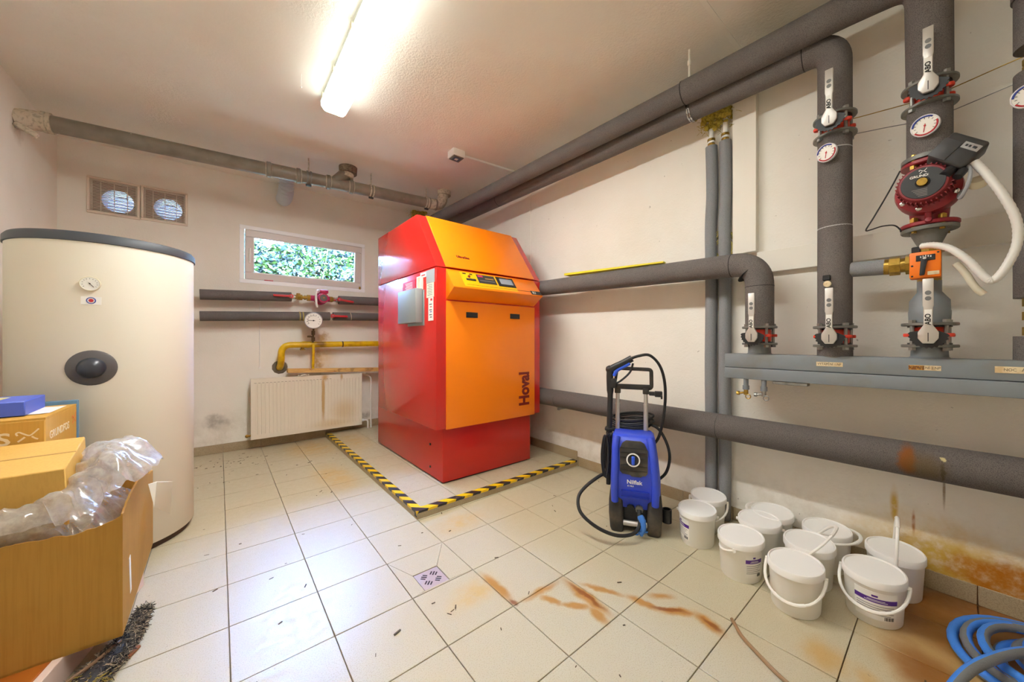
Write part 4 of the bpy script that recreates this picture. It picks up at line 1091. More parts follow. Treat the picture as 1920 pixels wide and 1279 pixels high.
# dial thermometers
def thermo(c, label, ax):
    t = thing('dial_thermometer', label, 'thermometer', c, 0, 'dial thermometers on the risers')
    a = Vector(ax).normalized()
    cs = dial(t, Vector(c), a, .040, .016, mat('dial_rim_white', (226, 222, 224), .35), M_dialw, 'casing', needle=190, red=M_inkred)
    u = Vector((0, 0, 1)); u = (u - a * u.dot(a)).normalized(); x = u.cross(a); o = Vector(c) + a * .0165
    for nm, a0, a1, mm in (('blue_arc', -85, 40, M_inkblue), ('red_arc', 75, 235, M_inkred)):
        B().tube([o + (x * math.sin(math.radians(q)) + u * math.cos(math.radians(q))) * .0335 for q in [a0 + (a1 - a0) * i / 16 for i in range(17)]], .0026, 5).build(nm, mm, cs)
    B().cyl(Vector(c) - a * .03, Vector(c) + a * .004, .008, seg=10).build('stem', M_brass, t)
thermo((RX - .075, .352, 1.958), 'dial thermometer on the middle riser under its upper valve', (-1, .30, -.1))
thermo((RX - .075, .056, 1.945), 'dial thermometer on the riser between upper valve and red pump', (-1, .22, -.15))
thermo((RX - .080, -.178, 1.938), 'dial thermometer on the riser at the right photo edge', (-1, .1, -.1))

# far right riser
fr_ = thing('insulated_riser', 'riser with brass unions at the right edge of the photo', 'pipe', (RX, -.212, 1.6), 0, 'insulated risers on the manifold')
YRR = -.2115
for z0, z1 in ((2.14, 2.33), (1.245, 2.052), (1.02, 1.107)):
    B().cyl((RX, YRR, z0), (RX, YRR, z1), .0625, seg=36).build('foam_sleeve', M_foam, fr_)
B().tube([(RX, YRR, 2.325), (RX, YRR, cz(RX) - .002)], .068, 36).build('foam_sleeve', M_foam, fr_)
b = B(); b.cyl((RX, YRR, 2.04), (RX, YRR, 2.15), .030, seg=14)
for z in (2.06, 2.085, 2.11): b.cyl((RX, YRR, z), (RX, YRR, z + .02), .043 if z < 2.1 else .038, seg=8)
b.build('brass_union', M_brass, fr_)
b = B(); b.cyl((RX, YRR, 1.10), (RX, YRR, 1.25), .028, seg=14)
for z in (1.215, 1.165, 1.11): b.cyl((RX, YRR, z), (RX, YRR, z + .03), .043, seg=8)
b.build('brass_union', M_brass, fr_)

# ------------------------------------------------------------------ big circulation pump
M_pump = mat('pump_red', (142, 34, 44), .42, bump=(80, .08))
M_pump_d = mat('pump_red_fins', (128, 34, 40), .5)
cpump = thing('circulation_pump', 'large dark red circulation pump with black nameplate and control box', 'pump', (RX, .05, 1.69))
def flg(b, z0, z1, r): b.lathe([(0, z0), (r - .003, z0), (r, z0 + .003), (r, z1 - .003), (r - .003, z1), (0, z1)], (RX, .05, 0), seg=40)
b = B(); flg(b, 1.806, 1.822, .080); flg(b, 1.556, 1.572, .082)
b.cyl((RX, .05, 1.562), (RX, .05, 1.625), .050, .056, 28); b.cyl((RX, .05, 1.75), (RX, .05, 1.815), .056, .050, 28)
b.lathe([(0, .05), (.06, .05), (.088, .03), (.092, .0), (.090, -.04), (.078, -.055), (0, -.055)], (RX - .06, .052, 1.688), (-1, .0, -.0), 40)
b.box(RX - .085, RX - .04, .042, .060, 1.572, 1.61, .004, 1); b.lathe([(0, 0), (.011, 0), (.009, .014), (0, .016)], (RX - .078, .05, 1.567), (-1, 0, .2), 14)
b.build('volute', M_pump, cpump)
B().lathe([(0, 1.826), (.077, 1.826), (.079, 1.828), (.079, 1.842), (0, 1.842)], (RX, .05, 0), seg=36).build('top_counter_flange', M_flange, cpump)
bf = B(); bf.lathe([(0, 1.538), (.078, 1.538), (.080, 1.541), (.080, 1.552), (0, 1.552)], (RX, .05, 0), seg=36); bf.cyl((RX, .05, 1.538), (RX, .05, 1.475), .055, .030, 24)
bf.build('bottom_counter_flange', M_flange, cpump)
for a in (.6, 2.5, 3.7, 5.5):
    c_, s_ = RX + .066 * math.cos(a), .05 + .066 * math.sin(a)
    b = B(); b.cyl((c_, s_, 1.53), (c_, s_, 1.592), .008, seg=8); b.cyl((c_, s_, 1.573), (c_, s_, 1.588), .013, seg=6); b.cyl((c_, s_, 1.79), (c_, s_, 1.85), .008, seg=8); b.cyl((c_, s_, 1.79), (c_, s_, 1.805), .013, seg=6)
    b.build('bolt', M_brass, cpump)
ax = Vector((-1, .10, -.02)).normalized(); mo = Vector((RX - .10, .055, 1.695))
mt = B(); mt.lathe([(0, 0), (.070, 0), (.070, .062), (.064, .072), (.060, .073), (0, .073)], mo, ax, 40)
motor = mt.build('motor', M_pump_d, cpump)
fb = B(); u = Vector((0, 0, 1)); u = (u - ax * u.dot(ax)).normalized(); xx = u.cross(ax)
for k in range(34):
    t = 2 * PI * k / 34; d = xx * math.cos(t) + u * math.sin(t); tt = d.cross(ax) * .0018
    q = [mo + d * .068 - tt, mo + d * .068 + tt, mo + d * .0755 + tt, mo + d * .0755 - tt]
    fb.poly([*[z + ax * .004 for z in q], *[z + ax * .060 for z in q]], [(0, 1, 2, 3), (4, 5, 6, 7), (0, 1, 5, 4), (1, 2, 6, 5), (2, 3, 7, 6), (3, 0, 4, 7)])
fb.build('cooling_fins', M_pump, motor)
npl = B().lathe([(0, .0765), (.057, .0765), (.058, .073), (0, .073)], mo, ax, 40).build('nameplate', mat('nameplate_black', (44, 46, 48), .4), motor)
b = B(); b.lathe([(0, .088), (.014, .088), (.015, .085), (.0155, .076)], mo + u * .002, ax, 20); b.build('vent_screw', M_brass, motor)
B().tube([mo + u * .002 + ax * .0775 + (xx * math.cos(t) + u * math.sin(t)) * .018 for t in [2 * PI * i / 20 for i in range(20)]], .0018, 6, closed=True).build('screw_ring', M_seam, motor)
ctr = mo + ax * .0772
text('GRUNDFOS', .0125, M_paper, npl, ctr + u * .0265 + xx * .002, (0, -1, 0), u, bold=.0004, wide=1.05)
def xlogo(parent, o, X_, Y_, nrm, s, m):
    """crossed-blade emblem: two curved strokes and two loose short ones"""
    X_, Y_, nrm = Vector(X_).normalized(), Vector(Y_).normalized(), Vector(nrm).normalized(); o = Vector(o)
    b = B()
    def stroke(pts, w):
        P = spl([(x, y, 0) for x, y in pts], 5)
        q = []
        for i, p in enumerate(P):
            d = (P[min(i + 1, len(P) - 1)] - P[max(i - 1, 0)]).normalized(); t = Vector((-d.y, d.x, 0)) * w
            q.append((p + t, p - t))
        vs = []
        for a_, c_ in q:
            for r in (a_, c_): vs.append(o + X_ * r.x * s + Y_ * r.y * s); vs.append(o + X_ * r.x * s + Y_ * r.y * s + nrm * .0008)
        fs = []
        for i in range(len(q) - 1):
            j = i * 4; fs += [(j + 1, j + 3, j + 7, j + 5), (j, j + 2, j + 6, j + 4), (j, j + 1, j + 5, j + 4), (j + 2, j + 3, j + 7, j + 6)]
        b.poly(vs, fs)
    stroke([(-.62, .10), (-.72, .38), (-.5, .5), (-.2, .28), (.25, .02), (.6, .32), (.95, .75)], .075)
    stroke([(-.6, -.62), (-.3, -.35), (-.08, -.12)], .09)
    stroke([(.42, -.1), (.66, -.36), (.9, -.5)], .08)
    return b.build('emblem', m, parent)
xlogo(npl, ctr + u * .043, (0, -1, 0), u, ax, .012, M_paper)
for q in range(5): 
    o = ctr - u * (.024 + .006 * q); b = B(); w_ = .028 - .004 * q
    b.box(-.0005, .0005, -w_, w_, -.001, .001); bmesh.ops.transform(b.bm, matrix=Matrix.Translation(o), verts=b.bm.verts[:]); b.build('print_line', mat('print_dim', (140, 138, 134), .6), npl)
b = B(); b.box(-.0005, .0005, -.008, .008, -.007, .007); bmesh.ops.transform(b.bm, matrix=Matrix.Translation(ctr + Vector((0, -.040, -.010))), verts=b.bm.verts[:]); b.build('print_block', mat('print_dim2', (176, 174, 168), .6), npl)
for a in (-.6, 1.6, 3.6, 5.0):
    d = Vector((0, math.cos(a), math.sin(a))) * .083
    B().lathe([(0, 0), (.009, 0), (.009, .006), (.006, .008), (0, .008)], Vector((RX - .115, .052, 1.688)) + d * .95 + Vector((.003, 0, 0)), (-1, 0, 0), 12).build('screw', M_chrome, cpump)
Rb = Matrix.Translation((2.115, -.018, 1.782)) @ Matrix.Rotation(math.radians(42), 4, 'X') @ Matrix.Rotation(math.radians(8), 4, 'Y')
def boxm(M, dims, bev, name, m, parent, seg=2):
    b = B(); b.box(-dims[0] / 2, dims[0] / 2, -dims[1] / 2, dims[1] / 2, -dims[2] / 2, dims[2] / 2, bev, seg)
    bmesh.ops.transform(b.bm, matrix=M, verts=b.bm.verts[:]); return b.build(name, m, parent)
cb = boxm(Rb, (.085, .112, .098), .010, 'control_box', mat('control_black', (52, 51, 52), .4), cpump, 3)
boxm(Rb @ Matrix.Translation((-.044, .030, -.012)), (.006, .055, .07), .003, 'box_cover', mat('control_black2', (66, 66, 68), .45), cb)
lb = boxm(Rb @ Matrix.Translation((-.043, -.024, .018)), (.003, .050, .022), .001, 'button_panel', mat('panel_grey', (150, 148, 146), .45), cb)
for q in (-.014, -.004, .010): boxm(Rb @ Matrix.Translation((-.045, -.024 - q, .018)), (.002, .006 if q < .005 else .012, .007), .0005, 'button', M_black, lb)
b = B(); M2 = Rb @ Matrix.Translation((-.02, -.030, -.055)); b.cyl(M2 @ Vector((0, 0, 0)), M2 @ Vector((-.012, -.004, -.03)), .016, seg=14); b.cyl(M2 @ Vector((.0, -.03, .01)), M2 @ Vector((-.01, -.036, -.02)), .013, seg=12)
b.build('cable_gland', M_black, cb)
tag(B().lathe([(0, 0), (.022, 0), (.024, .004), (.024, .022), (.020, .028), (0, .028)], (2.16, -.070, 1.662), (-.7, .1, .6), 24).build('round_cap', M_cream), 'round cream cap beside the red pump under its control box', 'cap')
tag(B().tube(spl([(2.105, -.042, 1.735), (2.085, -.050, 1.70), (2.08, -.045, 1.655), (2.10, -.03, 1.618), (2.13, -.025, 1.628), (2.17, -.03, 1.66)], 8), .006, 8).build('grey_cable', mat('cable_grey', (150, 152, 156), .5)), 'short grey cable looping under the control box of the red pump', 'cable')
tag(B().tube(spl([(2.100, -.058, 1.735), (2.10, -.085, 1.68), (2.10, -.118, 1.60), (2.11, -.146, 1.51), (2.12, -.150, 1.43), (2.12, -.128, 1.35), (2.12, -.100, 1.305), (2.12, -.078, 1.325), (2.12, -.045, 1.385), (2.13, -.005, 1.437), (2.15, .035, 1.462), (2.17, .068, 1.468)], 10), [.0115 + (.0012 if i % 2 else 0) for i in range(111)], 14).build('corrugated_hose', mat('hose_white', (226, 224, 218), .45)),
    'white corrugated conduit looping from the red pump down to the orange actuator', 'conduit')
tag(B().tube(spl([(2.17, -.018, 1.385), (2.165, -.040, 1.345), (2.165, -.062, 1.29), (2.17, -.082, 1.262)], 8), .011, 12).build('conduit_end', mat('hose_cream', (216, 208, 186), .5)), 'loose cream conduit end hanging right of the orange actuator', 'conduit')
tag(B().tube(spl([(2.20, .128, 1.80), (2.19, .160, 1.72), (2.18, .205, 1.62), (2.185, .228, 1.575), (2.19, .215, 1.573), (2.19, .18, 1.58), (2.19, .145, 1.575), (2.195, .128, 1.555), (2.2, .126, 1.545)], 8), .0028, 8).build('black_cable', M_rubber), 'thin black cable making a sharp corner left of the red pump', 'cable')

# orange actuator, mixing valve and grey reducer under the pump
ac = thing('valve_actuator', 'orange square valve actuator with black pointer under the red pump', 'actuator', (2.17, .058, 1.39))
b = B(); b.box(2.140, 2.195, .017, .100, 1.338, 1.442, .006, 2); b.build('housing', mat('actuator_orange', (244, 122, 12), .4), ac)
q = B().box(2.1375, 2.141, .032, .082, 1.405, 1.428, .001, 1).build('scale_plate', M_black, ac)
for k in range(5): B().box(2.1368, 2.138, .042 + k * .0065, .045 + k * .0065, 1.417 + (2 - abs(k - 2)) * .0018, 1.4235 + (2 - abs(k - 2)) * .0018).build('scale_mark', M_paper, q)
lev = B().prism([(.068, 1.419), (.050, 1.419), (.060, 1.348), (.073, 1.348)], 'x', 2.126, 2.139, .002).build('pointer_lever', mat('pointer_black', (40, 42, 46), .5), ac)
B().lathe([(0, .004), (.005, .004), (.005, 0)], (2.126, .059, 1.413), (-1, 0, 0), 12).build('screw', M_chrome, lev)
B().box(2.1378, 2.141, .022, .052, 1.348, 1.362, .0005, 1).build('paper_label', M_labelstrip, ac)
for y, z in ((.092, 1.388), (.025, 1.433), (.092, 1.347)): B().cyl((2.1385, y, z), (2.142, y, z), .0035, seg=8).build('screw', M_black, ac)
b = B(); b.box(2.165, 2.19, .07, .095, 1.443, 1.468, .003, 1); b.build('cable_gland', M_black, ac)
mv = thing('mixing_valve', 'brass mixing valve behind the orange actuator', 'valve', (RX, .05, 1.40))
b = B(); b.cyl((RX, .05, 1.33), (RX, .05, 1.475), .034, seg=18); b.cyl((RX, .05, 1.40), (RX - .055, .05, 1.40), .026, seg=16); b.cyl((RX, .05, 1.41), (RX, .10, 1.412), .030, seg=16); b.cyl((RX, .05, 1.45), (RX, .05, 1.475), .042, seg=8)
b.build('body', M_brass, mv)
b = B(); b.cyl((RX, .095, 1.412), (RX, .115, 1.412), .040, seg=8); b.cyl((RX, .115, 1.412), (RX, .130, 1.412), .030, seg=14); b.cyl((RX, .130, 1.412), (RX, .162, 1.412), .040, seg=8); b.cyl((RX, .162, 1.412), (RX, .178, 1.413), .034, seg=14)
b.build('union_nuts', M_brass, mv)
tag(B().cyl((RX, .177, 1.413), (RX, .285, 1.418), .0335, seg=24).build('bypass_pipe', M_foam_l), 'short grey foam bypass pipe between the middle riser and the orange actuator', 'pipe')
tag(B().lathe([(0, 1.335), (.034, 1.335), (.034, 1.29), (.056, 1.255), (.057, 1.215), (.0585, 1.21), (.0585, 1.20), (.057, 1.165), (0, 1.165)], (RX, .05, 0), seg=32).build('pipe_reducer', M_grey_paint), 'bare grey pipe reducer between the orange actuator and its lower valve', 'fitting')

# ------------------------------------------------------------------ pressure washer (local: x right, y away from the room, z up)
M_wblue = mat('washer_blue', (52, 78, 214), .38, blotch=(7, (70, 92, 205), .5))
M_wblue2 = mat('washer_blue_trigger', (44, 92, 226), .4)
pw = thing('pressure_washer', 'blue and black upright pressure washer on the tiles beside the buckets', 'washer', (1.912, 1.180, 0), math.atan2(-.851, .525))
def rrect(hx, hy, r, n=5):
    out = []
    for cx, cy, a0 in ((hx - r, hy - r, 0), (-hx + r, hy - r, PI / 2), (-hx + r, -hy + r, PI), (hx - r, -hy + r, 1.5 * PI)):
        for k in range(n + 1):
            a = a0 + PI / 2 * k / n; out.append((cx + r * math.cos(a), cy + r * math.sin(a)))
    return out
def loft(b, secs):
    """secs: (z, cx, cy, hx, hy, r)"""
    rings = []
    for (z, cx, cy, hx, hy, r) in secs:
        rings.append([b.bm.verts.new((cx + x, cy + y, z)) for x, y in rrect(hx, hy, r)])
    for A, D in zip(rings, rings[1:]):
        for k in range(len(A)):
            f = b.bm.faces.new([A[k], A[(k + 1) % len(A)], D[(k + 1) % len(A)], D[k]]); f.smooth = True
    b.bm.faces.new(rings[0][::-1]); b.bm.faces.new(rings[-1])
    return b
b = B(); loft(b, [(.13, 0, .02, .128, .10, .05), (.20, 0, .015, .137, .115, .05), (.30, 0, .01, .136, .125, .05), (.42, -.004, .012, .128, .12, .05), (.50, -.008, .02, .121, .105, .045), (.53, -.010, .025, .117, .092, .04), (.543, -.012, .03, .104, .075, .035)])
shell = b.build('shell', M_wblue, pw, True)
for sx in (-1, 1):
    b = B(); P = [(sx * .108 - .002, -.108, .17), (sx * .110 - .002, -.118, .26), (sx * .104 - .004, -.114, .38), (sx * .099 - .009, -.098, .48), (sx * .090 - .011, -.072, .534)]
    b.tube(spl(P, 6), .020, 10); b.build('front_rib', M_wblue, shell, True)
b = B(); loft(b, [(.02, 0, .03, .138, .095, .04), (.10, 0, .03, .143, .10, .045), (.17, 0, .04, .143, .10, .045), (.235, 0, .055, .140, .09, .045), (.25, 0, .06, .134, .08, .04)])
bbase = b.build('base', M_blackdusty, pw, True)
for sx in (-1, 1):
    b = B(); loft(b, [(.0, sx * .098, -.055, .033, .062, .02), (.02, sx * .100, -.058, .037, .068, .022), (.10, sx * .104, -.055, .040, .068, .022), (.17, sx * .106, -.045, .038, .066, .022), (.215, sx * .112, -.025, .028, .05, .02)])
    b.build('foot', M_blackdusty, pw, True)
B().box(-.07, .07, -.078, -.05, .035, .165, .008, 2).build('recess_plate', M_black, pw, True)
B().cyl((-.065, -.094, .048), (.075, -.094, .048), .0155, seg=16).build('axle', M_alu, pw, True)
pts = []
for (x, z) in ((-.082, .352), (-.070, .338), (-.028, .334), (-.018, .326), (.030, .326), (.040, .334), (.056, .336), (.066, .350), (.068, .47), (.050, .506), (.030, .516), (-.048, .516), (-.068, .505), (-.084, .47)): pts.append((x, z))
b = B(); n0 = len(pts)
def fy(z): return -.119 + max(0, z - .40) * .28
vs = [(x, fy(z) - .004, z) for x, z in pts] + [(x, fy(z) + .02, z) for x, z in pts]
b.poly(vs, [tuple(range(n0)), tuple(range(2 * n0 - 1, n0 - 1, -1))] + [(i, (i + 1) % n0, (i + 1) % n0 + n0, i + n0) for i in range(n0)])
cpnl = b.build('control_panel', M_blackdusty, pw, True)
for z in (.36, .385, .43, .455, .478): B().box(-.078, .062, fy(z) - .0056, fy(z), z - .001, z + .001).build('panel_groove', M_black, cpnl, True)
oc = Vector((-.010, fy(.418) - .003, .418))
dk = B().lathe([(.030, 0), (.037, 0), (.037, .008), (.030, .008)], oc, (0, -1, .22), 32).build('dial_ring', M_white_pl, cpnl, True)
B().lathe([(0, .002), (.031, .002), (.031, 0)], oc, (0, -1, .22), 28).build('dial_face', M_black, cpnl, True)
B().box(oc.x - .009, oc.x + .009, oc.y - .022, oc.y - .002, oc.z - .024, oc.z + .024, .006, 3).build('dial_knob', M_wblue2, cpnl, True)
text('Nilfisk', .032, M_paper, shell, (-.004, -.1185, .292), (1, 0, 0), (0, -.05, 1), 'lettering', True, bold=.0008)
text('E 145.3', .011, M_paper, shell, (-.024, -.1185, .270), (1, 0, 0), (0, -.05, 1), 'lettering', True, bold=.0003)
for z in (.238, .205): B().box(-.075, .075, -.1185, -.105, z - .0012, z + .0012).build('shell_groove', mat('groove_blue', (34, 54, 170), .4), shell, True)
for x, m_ in ((-.024, M_black), (.022, mat('coupling_grey', (120, 118, 112), .4))):
    b = B(); b.cyl((x, -.07, .138), (x, -.105, .135), .015, .019, 16)
    for k in range(10): a = 2 * PI * k / 10; b.cyl((x + .017 * math.cos(a), -.078, .137 + .017 * math.sin(a)), (x + .019 * math.cos(a), -.104, .135 + .019 * math.sin(a)), .003, seg=6)
    b.build('hose_coupling', m_, pw, True)
b = B(); b.lathe([(.020, 0), (.026, 0), (.026, .075), (.020, .075)], (.172, -.02, .052), (0, 0, 1), 18); b.lathe([(0, .004), (.022, .004)], (.172, -.02, .052), (0, 0, 1), 18); b.box(.13, .15, -.035, -.005, .07, .10, .003, 1)
b.build('nozzle_holder', M_black, pw, True)
# telescopic handle
for sx in (-.103, .062):
    b = B(); b.cyl((sx, .09, .50), (sx, .09, .70), .0135, seg=18); b.cyl((sx, .09, .70), (sx, .09, .79), .0115, seg=18); b.cyl((sx, .09, .695), (sx, .09, .703), .0145, seg=18)
    b.build('telescopic_tube', M_alu, pw, True)
b = B()
loop = bend([(-.118, .09, .80), (.095, .09, .80), (.093, .09, .915), (-.110, .09, .92), (-.118, .09, .80)], .018, 5)
b.tube(loop[:-1], .0115, 10, closed=True); b.box(-.122, .098, .078, .102, .795, .822, .006, 2)
for sx in (-.103, .062): b.box(sx - .018, sx + .018, .074, .106, .765, .80, .004, 2); b.cyl((sx, .072, .782), (sx, .068, .782), .006, seg=10)
b.build('handle', M_blackdusty, pw, True)
b = B(); b.box(.08, .135, .078, .098, .758, .782, .003, 1); b.box(.112, .155, .070, .10, .752, .786, .003, 1); b.box(.145, .155, .060, .075, .742, .765, .002, 1)
b.build('accessory_clip', M_black, pw, True)
# spray gun and lance held on the left
gun = B(); gun.tube(spl([(-.152, .05, .49), (-.150, .05, .62), (-.146, .05, .76), (-.148, .048, .86), (-.146, .045, .905)], 5), [.0165] * 11 + [.021] * 10, 14)
gun.tube(spl([(-.150, .045, .905), (-.128, .042, .925), (-.075, .038, .952), (-.018, .035, .985)], 5), .0205, 12)
gun.cyl((-.152, .05, .47), (-.152, .05, .56), .019, seg=14); gun.ball((-.150, .045, .915), .024)
gun.tube(spl([(-.125, .04, .825), (-.085, .04, .845), (-.03, .037, .90), (-.012, .036, .955)], 6), .006, 8)
gun.box(-.15, -.11, .028, .06, .80, .86, .008, 2)
gn_ = gun.build('spray_gun', M_black, pw, True)
B().tube(spl([(-.122, .036, .875), (-.108, .034, .905), (-.072, .031, .93), (-.03, .029, .955)], 6), .0105, 10).build('trigger', M_wblue2, gn_, True)
B().box(-.178, -.12, .03, .075, .535, .555, .006, 2).build('gun_holder', M_black, pw, True)
# hoses and cables
b = B(); b.tube(spl([(-.022, .035, .985), (.02, .03, 1.0), (.08, .04, 1.005), (.135, .06, .95), (.165, .08, .86), (.172, .09, .74), (.158, .10, .60), (.135, .11, .50), (.10, .12, .44), (.08, .11, .40)], 8), .0085, 10)
b.build('pressure_hose', M_rubber, pw, True)
b = B(); b.tube(spl([(.0, .15, .60), (.08, .13, .575), (.14, .12, .545), (.185, .10, .46), (.196, .09, .38), (.175, .08, .30), (.13, .08, .25)], 8), .0085, 10)
b.build('pressure_hose', M_rubber, pw, True)
b = B(); b.tube(spl([(-.150, -.02, .30), (-.20, -.06, .285), (-.27, -.14, .245), (-.305, -.20, .20), (-.285, -.25, .14), (-.20, -.27, .085), (-.10, -.26, .052), (-.02, -.22, .048), (.018, -.17, .065), (.024, -.135, .10)], 8), .0095, 10)
b.build('pressure_hose', M_rubber, pw, True)
b = B(); b.cyl((.024, -.135, .095), (.022, -.106, .135), .012, seg=12)
b.build('hose_nipple', M_black, pw, True)
b = B(); b.tube(spl([(.026, -.13, .115), (.040, -.148, .085), (.036, -.155, .045), (.020, -.160, .028)], 5), [.015, .017, .019, .018, .02, .016, .018, .017, .02, .018, .017, .016, .018, .02, .017, .014], 9); b.ball((.052, -.15, .040), .012, 1, (1.4, .6, .6)); b.ball((.005, -.155, .022), .012, 1, (1.4, .6, .6)); b.ball((.045, -.15, .075), .012, 1)
b.build('knotted_rag', mat('rag_blue', (64, 122, 206), .8, bump=(60, .5)), pw, True)
b = B(); R = random.Random(2)
for k in range(8):
    x = -.152 + R.uniform(-.022, .018); y = R.uniform(-.04, .04); w = R.uniform(.010, .022)
    b.tube(spl([(x, y, .525), (x - w, y - .01, .45), (x - w, y - .015, .36), (x, y - .02, .275 + R.uniform(0, .03)), (x + w, y - .01, .36), (x + w, y, .45)], 5, True), .0055, 6, closed=True)
b.box(-.165, -.14, -.03, .0, .225, .36, .006, 2)
b.build('power_cable', M_rubber, pw, True)
b = B()
for k in range(9):
    a_, c_ = R.uniform(.085, .125), R.uniform(.025, .05); z = .545 + k * .0085 + R.uniform(-.004, .004); cx = -.02 + R.uniform(-.025, .02)
    b.tube([(cx + a_ * math.cos(t), .135 + .045 * math.sin(t), z + c_ * .5 * math.sin(t + R.uniform(-.1, .1)) + .012 * math.cos(t)) for t in [2 * PI * i / 30 for i in range(30)]], .0065, 7, closed=True)
b.build('hose_coil', M_rubber, pw, True)
b = B(); b.box(-.07, .05, .095, .14, .44, .60, .01, 2); b.build('hose_hook', M_blackdusty, pw, True)

# ------------------------------------------------------------------ white oval buckets
M_bucket = mat('bucket_white', (240, 238, 232), .38)
M_lid = mat('lid_white', (244, 243, 240), .36)
M_purple = mat('label_purple', (84, 40, 140), .5)
BA, BB = .114, .094
def make_bucket():
    v = thing('bucket', 'x', 'bucket', (0, 0, 0), 0, 'white oval buckets by the right wall')
    b = B(); b.lathe([(0, .004), (BA * .84, .0), (BA * .86, .004), (BA * .935, .140), (BA * .955, .145), (BA * .955, .160), (0, .160)], seg=44, sx=1, sy=BB / BA)
    b.build('body', M_bucket, v, True)
    b = B(); b.lathe([(BA * .97, .150), (BA, .152), (BA, .173), (BA * .975, .178), (BA * .93, .179), (BA * .905, .1735), (0, .1745)], seg=44, sx=1, sy=BB / BA)
    b.build('lid', M_lid, v, True)
    return v
def handle(v, ang, axis='y', L=.15):
    a = math.radians(ang)
    S = Vector((0, 1, 0)) if axis == 'y' else Vector((1, 0, 0))
    up = Vector((-math.sin(a), 0, math.cos(a))) if axis == 'y' else Vector((0, math.sin(a), math.cos(a)))
    R_ = BB if axis == 'y' else BA
    P = []
    for k in range(19):
        t = PI * k / 18
        P.append(S * (-math.cos(t) * (R_ + .005)) + Vector((0, 0, .148)) + up * (math.sin(t) ** .8) * L)
    b = B()
    b.tube(P, .0055, 8)
    for s in (-1, 1): b.cyl(S * s * (R_ - .006) + Vector((0, 0, .148)), S * s * (R_ + .009) + Vector((0, 0, .148)), .008, seg=10)
    b.tube(P[6:13], .0072, 8)
    return b.build('handle', M_bucket, v, True)
def blabel(v, a0, a1):
    def patch(name, a0, a1, z0, z1, h, m, parent):
        b = B(); n_ = max(3, int(abs(a1 - a0) / 6))
        vs = []
        for i in range(n_ + 1):
            a = math.radians(a0 + (a1 - a0) * i / n_)
            for z in (z0, z1):
                r = BA * (.86 + (.935 - .86) * (z - .004) / .136)
                for hh in (0, h): vs.append(((r + hh) * math.cos(a), (r * BB / BA + hh) * math.sin(a), z))
        fs = []
        for i in range(n_):
            j = 4 * i; fs += [(j + 1, j + 5, j + 7, j + 3), (j, j + 4, j + 6, j + 2), (j, j + 4, j + 5, j + 1), (j + 2, j + 6, j + 7, j + 3)]
        fs += [(0, 1, 3, 2), (4 * n_, 4 * n_ + 1, 4 * n_ + 3, 4 * n_ + 2)]
        b.poly(vs, fs)
        return b.build(name, m, parent, True)
    d = a1 - a0; s = 1 if d > 0 else -1
    lb = patch('label', a0, a1, .030, .135, .0008, M_paper, v)
    patch('purple_band', a0, a1, .095, .112, .0013, M_purple, lb)
    patch('white_print', a0 + d * .30, a1 - d * .30, .1045, .1062, .0018, M_paper, lb)
    patch('white_print', a0 + d * .24, a1 - d * .24, .1000, .1015, .0018, M_paper, lb)
    patch('crown_print', a0 + d * .40, a0 + d * .54, .117, .124, .0013, M_purple, lb)
    gp_ = mat('print_grey2', (150, 148, 150), .6)
    for k in range(5): patch('print_line', a0 + d * .05, a1 - d * (.08 + .07 * (k % 3)), .083 - k * .0085, .0855 - k * .0085, .0013, gp_, lb)
    for k in range(7): patch('bar_code', a0 + d * (.70 + .035 * k), a0 + d * (.70 + .035 * k + (.022 if k % 2 else .014)), .034, .047, .0014, M_ink, lb)
BK = [((2.025, .872), 17, (-118,), (108, 178), 'white oval bucket with purple label nearest the pressure washer'),
      ((2.250, .905), 20, (118,), None, 'white oval bucket against the wall under the slim risers, behind the labelled one'),
      ((2.300, .600), 8, (80, 'x', .118), None, 'white oval bucket against the wall with its handle folded back on the wall side'),
      ((2.150, .616), 10, (-118,), None, 'plain white oval bucket in the middle of the group, no handle visible'),
      ((1.906, .622), 6, (112, 'x', .085), (213, 262), 'white oval bucket with a purple label just visible on its right side'),
      ((2.300, .378), 3, (-80, 'x', .122), None, 'white oval bucket against the wall with handle lying flat toward the wall'),
      ((2.086, .404), 4, (-38, 'x'), None, 'white oval bucket whose handle leans up at a slant over its lid'),
      ((1.846, .402), 2, (124,), None, 'unlabelled white oval bucket in front with its handle hanging down'),
      ((2.295, .150), 5, (-3, 'x', .163), None, 'white oval bucket against the wall with its handle standing upright'),
      ((2.030, .190), -3, (122,), (150, 232), 'white oval bucket with purple label and hanging handle at the front right')]
bk0 = make_bucket()
for k, (loc, rz, ha, la_, lab) in enumerate(BK):
    v = bk0 if k == 0 else copy_tree(bk_master)
    if k == 0: bk_master = copy_tree(bk0)
    v.location = (loc[0], loc[1], 0); v.rotation_euler = (0, 0, math.radians(rz)); v['label'] = lab
    OFF[v.name] = Matrix()
    handle(v, *ha)
    if la_: blabel(v, la_[0] - rz, la_[1] - rz)
for ch in list(bk_master.children): bpy.data.objects.remove(ch)
bpy.data.objects.remove(bk_master)

